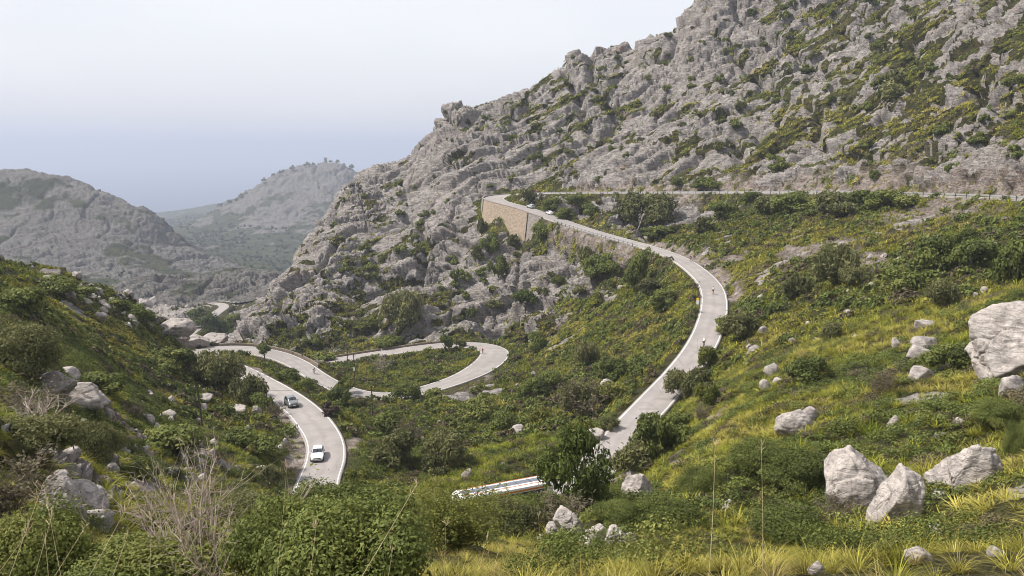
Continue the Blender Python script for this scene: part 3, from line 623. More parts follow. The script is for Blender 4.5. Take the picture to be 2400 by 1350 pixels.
def leaf_cloud(n, rng, size, rx=1.0, rz=.8, lobes=9, flat=.5, shell=.55, long=1.7, base=0.05, cr=1.0):
    """leaves in uneven clumps through a crown; quads"""
    th = rng.uniform(0, 2 * math.pi, lobes); cz = rng.uniform(-.25, .95, lobes); rr = np.sqrt(np.clip(1 - cz ** 2, 0, 1)) * rng.uniform(.25, .78, lobes)
    C = np.stack([rr * np.cos(th), rr * np.sin(th), cz * .62], 1); CR = rng.uniform(.22, .5, lobes) * cr; tone = rng.uniform(.72, 1.28, lobes)
    pk = rng.choice(lobes, n, p=CR ** 2 / np.sum(CR ** 2)); d = rng.normal(size=(n, 3)); d /= np.linalg.norm(d, axis=1)[:, None]
    rad = CR[pk] * np.clip(1 - np.abs(rng.normal(0, .30, n)), .15, 1.15) * (1 + .25 * np.sin(d[:, 0] * 5 + pk) * np.sin(d[:, 2] * 4)) * np.where(rng.uniform(0, 1, n) < .09, rng.uniform(1.0, 1.5, n), 1.0)
    c = C[pk] + d * rad[:, None]; c[:, 2] = (c[:, 2] + .55) / 1.6
    c[:, 2] = np.abs(c[:, 2]) + base * rng.uniform(0, 1, n)
    c = c * np.array([rx, rx, rz * 1.35]); m = d + np.array([0, 0, .45]) + rng.normal(0, flat, (n, 3))
    v, a, b = rot_to(m, rng); s = size * rng.uniform(.6, 1.35, n)
    q = np.stack([c - a * (s * long / 2)[:, None], c + b * (s / 2)[:, None], c + a * (s * long / 2)[:, None], c - b * (s / 2)[:, None]], 1)
    fc = np.arange(4 * n).reshape(n, 4); sh = np.repeat(tone[pk] * rng.uniform(.72, 1.3, n), 4)
    return q.reshape(-1, 3), fc, sh
def tubes(paths, sides=5):
    """paths: list of (points (k,3), radii (k,)) -> quads"""
    V, Q, b = [], [], 0
    for pts, rad in paths:
        pts = np.asarray(pts, float); k = len(pts); t = np.gradient(pts, axis=0); t /= np.linalg.norm(t, axis=1)[:, None] + 1e-9
        r = np.where(np.abs(t[:, 2:3]) < .9, np.array([[0, 0, 1.0]]), np.array([[1.0, 0, 0]])); a = np.cross(t, r); a /= np.linalg.norm(a, axis=1)[:, None] + 1e-9; c = np.cross(t, a)
        ph = np.arange(sides) * 2 * math.pi / sides
        ring = pts[:, None] + (np.cos(ph)[None, :, None] * a[:, None] + np.sin(ph)[None, :, None] * c[:, None]) * np.asarray(rad)[:, None, None]
        V.append(ring.reshape(-1, 3)); i = np.arange(k * sides).reshape(k, sides) + b; j = np.roll(i, -1, 1)
        Q.append(np.stack([i[:-1], j[:-1], j[1:], i[1:]], 2).reshape(-1, 4)); b += k * sides
    return np.concatenate(V), np.concatenate(Q)
def branch_paths(rng, n, h, r0, spread, wig=.12, k=6, origin=(0, 0, 0), up=1.0):
    out = []
    for _ in range(n):
        az = rng.uniform(0, 2 * math.pi); le = rng.uniform(.3, 1.0) * spread; p = np.array(origin, float); pts = [p.copy()]; d = np.array([math.cos(az) * le, math.sin(az) * le, up]); d /= np.linalg.norm(d)
        L = h * rng.uniform(.7, 1.05)
        for s in range(k):
            d = d + rng.normal(0, wig, 3); d /= np.linalg.norm(d); p = p + d * L / k; pts.append(p.copy())
        out.append((np.array(pts), r0 * rng.uniform(.6, 1) * np.linspace(1, .25, k + 1)))
    return out

def leaf_material(name, stops, vary=.5, trans=.3, rough=.6):
    """leaf colour from the blade's own tone, with a per-plant shift"""
    t = NT(name); a = t.attr('tone', 'Fac'); oi = t.n('ShaderNodeObjectInfo')
    f = t.math('ADD', t.math('SUBTRACT', t.math('MULTIPLY', a, .72), .22), t.math('MULTIPLY', t.math('SUBTRACT', oi.outputs['Random'], .5), vary))
    c = t.ramp(f, stops); t.base(c); t.set(Roughness=rough); t.bsdf.inputs['Specular IOR Level'].default_value = .1
    tr = t.n('ShaderNodeBsdfTranslucent'); t.lk(c, tr.inputs[0]); mxs = t.n('ShaderNodeMixShader'); mxs.inputs[0].default_value = trans
    t.lk(t.bsdf.outputs[0], mxs.inputs[1]); t.lk(tr.outputs[0], mxs.inputs[2]); t.lk(mxs.outputs[0], t.out.inputs[0]); return t.m
def cover_material(name, trans=.3):
    t = NT(name); c = t.attr('Col', 'Color'); t.base(c); t.set(Roughness=.75); t.bsdf.inputs['Specular IOR Level'].default_value = .06
    tr = t.n('ShaderNodeBsdfTranslucent'); t.lk(c, tr.inputs[0]); mxs = t.n('ShaderNodeMixShader'); mxs.inputs[0].default_value = trans
    t.lk(t.bsdf.outputs[0], mxs.inputs[1]); t.lk(tr.outputs[0], mxs.inputs[2]); t.lk(mxs.outputs[0], t.out.inputs[0]); return t.m
M_GRASS = cover_material('tussock_blades', .35); M_SCRUB = cover_material('scrub_leaves', .25)

def spread_cover(batches, name, mat, label):
    """batches: (template list, positions, yaw, scale, tilt xy, colour (n,3)) merged into one mesh"""
    VV, FF, CC, off = [], [], [], 0
    for temps, pos, yaw, sc, tilt, col in batches:
        pick = RNG.integers(0, len(temps), len(pos))
        for ti, (tv, tf, ts) in enumerate(temps):
            m = pick == ti; n = m.sum()
            if n == 0: continue
            c, s = np.cos(yaw[m]), np.sin(yaw[m]); v = tv[None] * sc[m][:, None, None]
            x = v[:, :, 0] * c[:, None] - v[:, :, 1] * s[:, None]; y = v[:, :, 0] * s[:, None] + v[:, :, 1] * c[:, None]; z = v[:, :, 2]
            zz = np.clip(z, 0, None)                              # lean with the slope, more the higher
            x = x + tilt[m][:, 0:1] * zz; y = y + tilt[m][:, 1:2] * zz; z = z - (np.abs(tilt[m]).sum(1) * .25)[:, None] * zz
            V = np.stack([x, y, z], 2) + pos[m][:, None, :]
            V[:, :, 2] += (x * pos_gx(pos[m]) + y * pos_gy(pos[m])) * .8
            VV.append(V.reshape(-1, 3).astype(np.float32)); k = len(tv)
            FF.append((tf[None] + (np.arange(n) * k)[:, None, None] + off).reshape(-1, tf.shape[1])); off += n * k
            CC.append((col[m][:, None, :] * ts[None, :, None]).reshape(-1, 3).astype(np.float32))
    me = np_mesh(name, np.concatenate(VV), np.concatenate(FF), smooth=False); cattr(me, 'Col', np.clip(np.concatenate(CC), 0.005, .8)); me.materials.append(mat)
    return tag(link(bpy.data.objects.new(name, me)), label, name.replace('_', ' '), kind='stuff')
def _cell(p):
    r = np.hypot(p[:, 0], p[:, 1]); t = np.arctan2(p[:, 0], p[:, 1])
    return np.clip(np.searchsorted(NEAR.rs, r), 0, NEAR.nr - 1), np.clip(np.searchsorted(NEAR.th, t), 0, NEAR.nc - 1)
def pos_gx(p): i, j = _cell(p); return np.clip(GRADX[i, j], -1.2, 1.2)[:, None]
def pos_gy(p): i, j = _cell(p); return np.clip(GRADY[i, j], -1.2, 1.2)[:, None]
def scatter(dens, lo, hi, seed):
    """random ground points; DENS per square metre at every cell"""
    rng = np.random.default_rng(seed); m = (NEAR.R >= lo) & (NEAR.R < hi) & VIS & (np.abs(NEAR.th)[None] < 44 * DEG)
    lam = np.where(m, dens * AREA, 0); k = rng.poisson(np.clip(lam, 0, 3)); idx = np.repeat(np.arange(k.size), k.ravel())
    i, j = idx // NEAR.nc, idx % NEAR.nc
    r = NEAR.rs[i] + rng.uniform(-.5, .5, len(i)) * dr[i, 0]; t = NEAR.th[j] + rng.uniform(-.5, .5, len(i)) * dt[0, j]
    x, y = r * np.sin(t), r * np.cos(t)
    return np.stack([x, y, ground_z(x, y)], 1), i, j

# where the scrub is dark and dense, and where the grass is bright (picture spots)
DARK = [(1150, 980, 160, 18), (1000, 950, 165, 14), (900, 1060, 118, 12), (1000, 1070, 112, 12), (700, 900, 172, 10), (640, 870, 185, 10), (760, 945, 160, 9), (1450, 700, 220, 9), (1900, 640, 150, 12), (2050, 680, 122, 12), (2250, 610, 128, 12), (2350, 590, 124, 12),
        (1900, 500, 228, 16), (2000, 490, 205, 14), (1800, 500, 240, 14), (1700, 1120, 50, 7), (1900, 1180, 42, 5), (1800, 1150, 46, 7), (1600, 1180, 44, 5), (2000, 1060, 54, 6), (2150, 1050, 50, 5), (2350, 950, 55, 7), (1850, 850, 96, 8), (2150, 800, 92, 8), (1250, 1080, 106, 10),
        (100, 800, 85, 10), (60, 740, 100, 12), (250, 950, 82, 10), (350, 1010, 84, 8), (450, 880, 140, 12), (300, 860, 112, 12), (420, 1000, 100, 8), (560, 1050, 104, 8), (330, 730, 165, 10), (850, 900, 205, 8), (1000, 860, 235, 10), (2330, 1180, 33, 5), (1730, 740, 145, 8), (1500, 830, 155, 10), (1550, 640, 215, 8),
        (250, 1060, 62, 7), (100, 870, 66, 7), (620, 1150, 78, 8), (1350, 480, 310, 12), (1520, 500, 285, 8), (1300, 470, 330, 10), (2100, 470, 205, 10)]
BRIGHT = [(1400, 730, 215, 14), (1550, 760, 175, 10), (1850, 570, 185, 18), (2050, 560, 160, 16), (2000, 800, 102, 14), (1850, 750, 130, 12), (2100, 750, 105, 10), (1600, 1120, 62, 7), (1700, 1050, 66, 8), (2250, 1250, 30, 7), (2350, 1100, 40, 6), (1500, 1300, 22, 8), (1300, 1310, 20, 8), (1900, 1300, 24, 9), (2100, 1310, 25, 8),
          (560, 845, 198, 8), (1750, 660, 180, 10), (1150, 950, 172, 5), (1180, 1080, 106, 6), (2300, 380, 190, 25), (2150, 330, 225, 22), (1900, 320, 290, 20), (2300, 270, 215, 22), (2200, 780, 90, 7), (1050, 860, 235, 6), (1650, 540, 235, 10), (600, 970, 126, 6), (400, 930, 118, 8), (300, 800, 135, 10)]
def blobs(spots):
    s = np.zeros(NEAR.x.shape)
    for px, py, Y, rad in spots:
        cx, cy = spot(px, py, Y); s = np.maximum(s, np.exp(-(((NEAR.x - cx) ** 2 + (NEAR.y - cy) ** 2) / rad ** 2)))
    return s
pn = fbm(pf / 11, 3, 91).reshape(NEAR.x.shape) + .5 * fbm(pf / 3.2, 2, 95).reshape(NEAR.x.shape)
BD, BB = blobs(DARK), blobs(BRIGHT)
SHR = sstep(-.10, .45, pn + .75 * BD - .65 * BB)                           # 0 grass .. 1 scrub
HUE = fbm(pf / 17, 3, 97).reshape(NEAR.x.shape) + .5 * BB
free = sstep(.25, 1.1, NEAR.roadd) * (1 - .88 * sstep(.35, .8, NEAR.scree)) * (1 - .965 * sstep(.3, .75, NEAR.mask))
OPEN = np.where(NEAR.roadd < 1.0, 0, free) * (1 - .9 * NEAR.clear)
def grass_colour(i, j, rng):
    near = np.exp(-NEAR.R[i, j] / 22)[:, None]; h = np.clip(.5 + .6 * HUE[i, j] + .45 * near[:, 0] + rng.normal(0, .17, len(i)), 0, 1)[:, None]
    a, b, c = np.array([.138, .175, .024]), np.array([.252, .250, .040]), np.array([.34, .30, .078])
    col = np.where(h < .6, a + (b - a) * h / .6, b + (c - b) * (h - .6) / .4); strawy = (rng.uniform(0, 1, (len(i), 1)) < .04 + .14 * near)
    return np.where(strawy, np.array([.29, .235, .095]), col) * np.clip(rng.normal(1.0, .22, (len(i), 1)), .5, 1.6)
def scrub_colour(i, j, rng):
    h = np.clip(.45 + .5 * pn[i, j] + rng.normal(0, .22, len(i)), 0, 1)[:, None]
    a, b, c = np.array([.170, .182, .052]), np.array([.118, .144, .040]), np.array([.082, .102, .036])
    col = np.where(h < .5, a + (b - a) * h / .5, b + (c - b) * (h - .5) / .5); k = rng.uniform(0, 1, (len(i), 1))
    return np.where(k < .17, np.array([.120, .100, .064]), np.where(k > .90, np.array([.135, .155, .045]), col))
def downhill(i, j, k):
    g = np.stack([-GRADX[i, j], -GRADY[i, j]], 1); n = np.linalg.norm(g, axis=1)[:, None]; return np.clip(g, -.8, .8) * k
rt = np.random.default_rng(3)
TN = [tussock(90, 4, 1.0, .018, rt) for _ in range(4)]; TM = [tussock(34, 3, 1.0, .045, rt) for _ in range(4)]; TF = [tussock(13, 2, 1.0, .11, rt) for _ in range(4)]
gb = []
for lo, hi, temps, dn, s0, s1, sd in ((3, 34, TN, 5.5, .24, .56, 1), (34, 120, TM, 1.9, .7, 1.5, 2), (120, 260, TF, 1.0, 1.0, 1.7, 3), (260, 480, TF, .55, 1.1, 2.0, 4)):
    pos, i, j = scatter(dn * OPEN * (1 - .72 * SHR), lo, hi, sd); rg = np.random.default_rng(sd + 20); n = len(pos)
    gb.append((temps, pos, rg.uniform(0, 6.3, n), rg.uniform(s0, s1, n), downhill(i, j, .55) + rg.normal(0, .08, (n, 2)), grass_colour(i, j, rg)))
    print('tussocks', lo, n)
spread_cover(gb, 'grass', M_GRASS, 'yellow green tussock grass covering the slopes between the road bends')
SN = [leaf_cloud(1900, rt, .024, 1.0, .62, 7) for _ in range(4)]; SM = [leaf_cloud(330, rt, .074, 1.0, .62, 6) for _ in range(4)]; SF = [leaf_cloud(70, rt, .20, 1.0, .62, 5) for _ in range(4)]
sbt = []
for lo, hi, temps, dn, s0, s1, sd in ((6, 34, SN, .80, .40, .9, 5), (34, 120, SM, .62, .5, 1.6, 6), (120, 260, SF, .32, .7, 2.2, 7), (260, 480, SF, .13, .8, 1.8, 8)):
    pos, i, j = scatter(dn * OPEN * (.2 + .80 * SHR), lo, hi, sd); rg = np.random.default_rng(sd + 20); n = len(pos)
    sbt.append((temps, pos, rg.uniform(0, 6.3, n), rg.uniform(s0, s1, n), rg.normal(0, .05, (n, 2)), scrub_colour(i, j, rg)))
    print('scrub', lo, n)
spread_cover(sbt, 'undergrowth', M_SCRUB, 'low dark green maquis scrub growing among the tussocks')
# ------------------------------------------------------------------ single shrubs and trees
LEAF = {
 'lentisk': leaf_material('dark_green_leaves', [(.12, (.055, .068, .020)), (.5, (.118, .142, .038)), (.8, (.185, .205, .054)), (1, (.23, .21, .07))], .35),
 'olive': leaf_material('grey_green_leaves', [(.12, (.075, .080, .034)), (.5, (.142, .146, .060)), (.85, (.21, .205, .088))], .35),
 'fresh': leaf_material('yellow_green_leaves', [(.15, (.075, .092, .020)), (.5, (.15, .162, .036)), (.85, (.23, .22, .058))], .3),
 'brown': leaf_material('brownish_twig_leaves', [(.15, (.075, .062, .042)), (.5, (.125, .105, .070)), (.85, (.18, .155, .10))], .25),
 'pine': leaf_material('deep_green_needles', [(.15, (.045, .062, .018)), (.5, (.085, .112, .030)), (.85, (.14, .165, .046))], .3),
 'purple': leaf_material('dull_purple_leaves', [(.15, (.040, .030, .030)), (.5, (.075, .055, .052)), (.85, (.12, .09, .08))], .2)}
def bark(name, c0, c1):
    t = NT(name); v = t.coord((6, 6, 1.5)); t.base(t.ramp(t.noise(v, 4, 4, .7), [(.3, c0), (.7, c1)])); t.set(Roughness=.9); return t.m
M_BARK = bark('grey_brown_bark', (.07, .056, .045), (.17, .145, .12)); M_PALE = bark('bleached_bark', (.25, .20, .165), (.44, .38, .33))
def mesh_tone(name, v, f, tone, mat, smooth=False):
    me = np_mesh(name, v, f, smooth); fattr(me, 'tone', tone); me.materials.append(mat); return me
def fitbox(v):
    """to unit height and unit width, foot at 0"""
    v = v.copy(); w = np.percentile(np.abs(v[:, :2]), 97) * 2; h = np.percentile(v[:, 2], 98.5); v[:, :2] /= w; v[:, 2] /= h; return v
PLANTS = {}
def plant_kind(key, leaf, n, size, variants, lobes=10, long=1.7, flat=.5, rz=.8, stems=5, stem_h=.75, stem_r=.022, sm=None, spread=.55, lift=0.0, seed=0, cr=.85):
    out = []
    for k in range(variants):
        rg = np.random.default_rng(seed * 31 + k); v, f, tone = leaf_cloud(n, rg, size, 1, rz, lobes, flat, long=long, cr=cr); v = fitbox(v)
        if lift: v[:, 2] = lift + v[:, 2] * (1 - lift)
        crown = mesh_tone('crown', v, f, tone, LEAF[leaf])
        tv, tf = tubes([b for _ in range(stems) for b in branch_paths(rg, 1, stem_h, stem_r, spread, .16)])
        if lift:
            t2, f2 = tubes([(np.array([[0, 0, -.1], [.01, .01, lift * .5], [0, .02, lift + .15]]), np.array([stem_r * 1.7, stem_r * 1.4, stem_r]))]); f2 = f2 + len(tv); tv = np.concatenate([tv * np.array([1, 1, .8]) + np.array([0, 0, lift * .7]), t2]); tf = np.concatenate([tf, f2])
        else: tv = tv - np.array([0, 0, .05])
        trunk = np_mesh('trunk', tv, tf); trunk.materials.append(sm or M_BARK); out.append((crown, trunk))
    PLANTS[key] = out
plant_kind('lentisk', 'lentisk', 4200, .062, 4, 11, seed=1)
plant_kind('lentisk_small', 'lentisk', 900, .13, 4, 7, seed=2)
plant_kind('olive', 'olive', 4600, .052, 3, 15, long=2.6, flat=.9, seed=3)
plant_kind('olive_small', 'olive', 950, .12, 3, 9, long=2.2, flat=.9, seed=4)
plant_kind('fresh', 'fresh', 3600, .062, 2, 12, long=2.2, flat=.8, seed=5)
plant_kind('pine', 'pine', 4600, .036, 2, 42, long=2.6, flat=.9, rz=1.0, stems=6, stem_h=.9, stem_r=.012, sm=M_PALE, spread=.6, seed=6, cr=.50)
plant_kind('tree', 'pine', 1500, .10, 3, 9, rz=.7, stems=4, stem_h=.6, stem_r=.03, lift=.34, seed=7)
plant_kind('purple', 'purple', 900, .13, 1, 9, seed=8)
plant_kind('lentisk_near', 'lentisk', 32000, .0225, 2, 30, flat=.6, long=2.0, stem_r=.012, stems=9, seed=9)
plant_kind('olive_near', 'olive', 16000, .028, 2, 22, flat=.9, long=2.6, stem_r=.012, stems=9, seed=10)
def twiggy(key, leaf, leaves, variants, n1, n2, n3, r0, sm, seed, lsize=.03, upb=1.0, spread=.9):
    """many ascending twigs that fork again, with few leaves"""
    out = []
    for k in range(variants):
        rg = np.random.default_rng(seed + k); paths = []; ends = []
        for b in branch_paths(rg, n1, 1.0, r0, spread, .10, 7, up=upb):
            paths.append(b)
            for _ in range(n2):
                i = rg.integers(2, 7); p = b[0][i]; d = b[0][i] - b[0][i - 1]; d = d / np.linalg.norm(d) + rg.normal(0, .42, 3); d /= np.linalg.norm(d); L = rg.uniform(.18, .42)
                q = [p]; 
                for s in range(4): d = d + rg.normal(0, .16, 3) + np.array([0, 0, .05]); d /= np.linalg.norm(d); q.append(q[-1] + d * L / 4)
                paths.append((np.array(q), b[1][i] * np.linspace(.7, .2, 5))); ends.append(q)
                for _ in range(n3):
                    j = rg.integers(1, 5); e = rg.normal(0, 1, 3) + d * 1.2; e /= np.linalg.norm(e); l3 = rg.uniform(.06, .16)
                    t3 = np.array([q[j], q[j] + e * l3 * .5 + rg.normal(0, .008, 3), q[j] + e * l3]); paths.append((t3, b[1][i] * np.array([.35, .25, .12]))); ends.append(t3)
        tv, tf = tubes(paths, 4); sc = np.array([1 / (2 * np.percentile(np.abs(tv[:, :2]), 97)), 0, 1 / np.percentile(tv[:, 2], 98.5)]); sc[1] = sc[0]
        trunk = np_mesh('branches', tv * sc, tf); trunk.materials.append(sm); crown = None
        if leaves:
            E = np.array([p[rg.integers(1, len(p))] for p in (ends[i] for i in rg.integers(0, len(ends), leaves))]) * sc + rg.normal(0, .015, (leaves, 3))
            v, a, b = rot_to(rg.normal(size=(leaves, 3)) + np.array([0, 0, .6]), rg); s = lsize * rg.uniform(.6, 1.4, leaves)[:, None]
            q = np.stack([E - a * s, E + b * s * .4, E + a * s, E - b * s * .4], 1).reshape(-1, 3)
            crown = mesh_tone('crown', q, np.arange(4 * leaves).reshape(-1, 4), np.repeat(rg.uniform(.7, 1.35, leaves), 4), LEAF[leaf])
        out.append((crown, trunk))
    PLANTS[key] = out
M_TWIG = bark('brown_twigs', (.10, .078, .058), (.20, .165, .125)); M_BROOM = bark('olive_broom_stems', (.085, .085, .035), (.20, .185, .085)); M_DEAD = bark('dry_pinkish_twigs', (.27, .20, .165), (.47, .40, .34))
twiggy('brown', 'brown', 1500, 2, 20, 8, 2, .011, M_TWIG, 210, .030)
twiggy('broom', 'fresh', 15000, 2, 90, 10, 3, .0055, M_BROOM, 220, .019, spread=.75)
twiggy('bare', 'brown', 0, 2, 9, 8, 4, .018, M_PALE, 230)
twiggy('dead', 'fresh', 420, 1, 15, 11, 6, .0100, M_DEAD, 240, .014, upb=.75, spread=1.25)

def fwd(p): return p[1] * CP - p[2] * SP
NP = [0]
def grow(key, px, py, wpx, hpx, name, label, cat, group=None, yaw=None, var=None, pos=None, depth=1.0):
    """one plant standing where the photo shows its foot, as large as it shows there"""
    p = np.array(pos, float) if pos is not None else ground_at(px, py); D = fwd(p); rg = np.random.default_rng(NP[0] + 500); NP[0] += 1
    if p[1] < 64 and key in ('lentisk', 'olive'): key += '_near'
    w, h = wpx * D / F, hpx * D / F * 1.02
    root = empty(name, p - np.array([0, 0, .03 * h]), rg.uniform(0, 6.28) if yaw is None else yaw)
    tag(root, label, cat, group); lst = PLANTS[key]; cr, tk = lst[rg.integers(0, len(lst)) if var is None else var]
    for me in (cr, tk):
        if me is None: continue
        o = bpy.data.objects.new(me.name.split('.')[0], me); link(o, root); o.scale = (w, w * depth, h)
    return root
S_, T_ = 'shrub', 'tree'
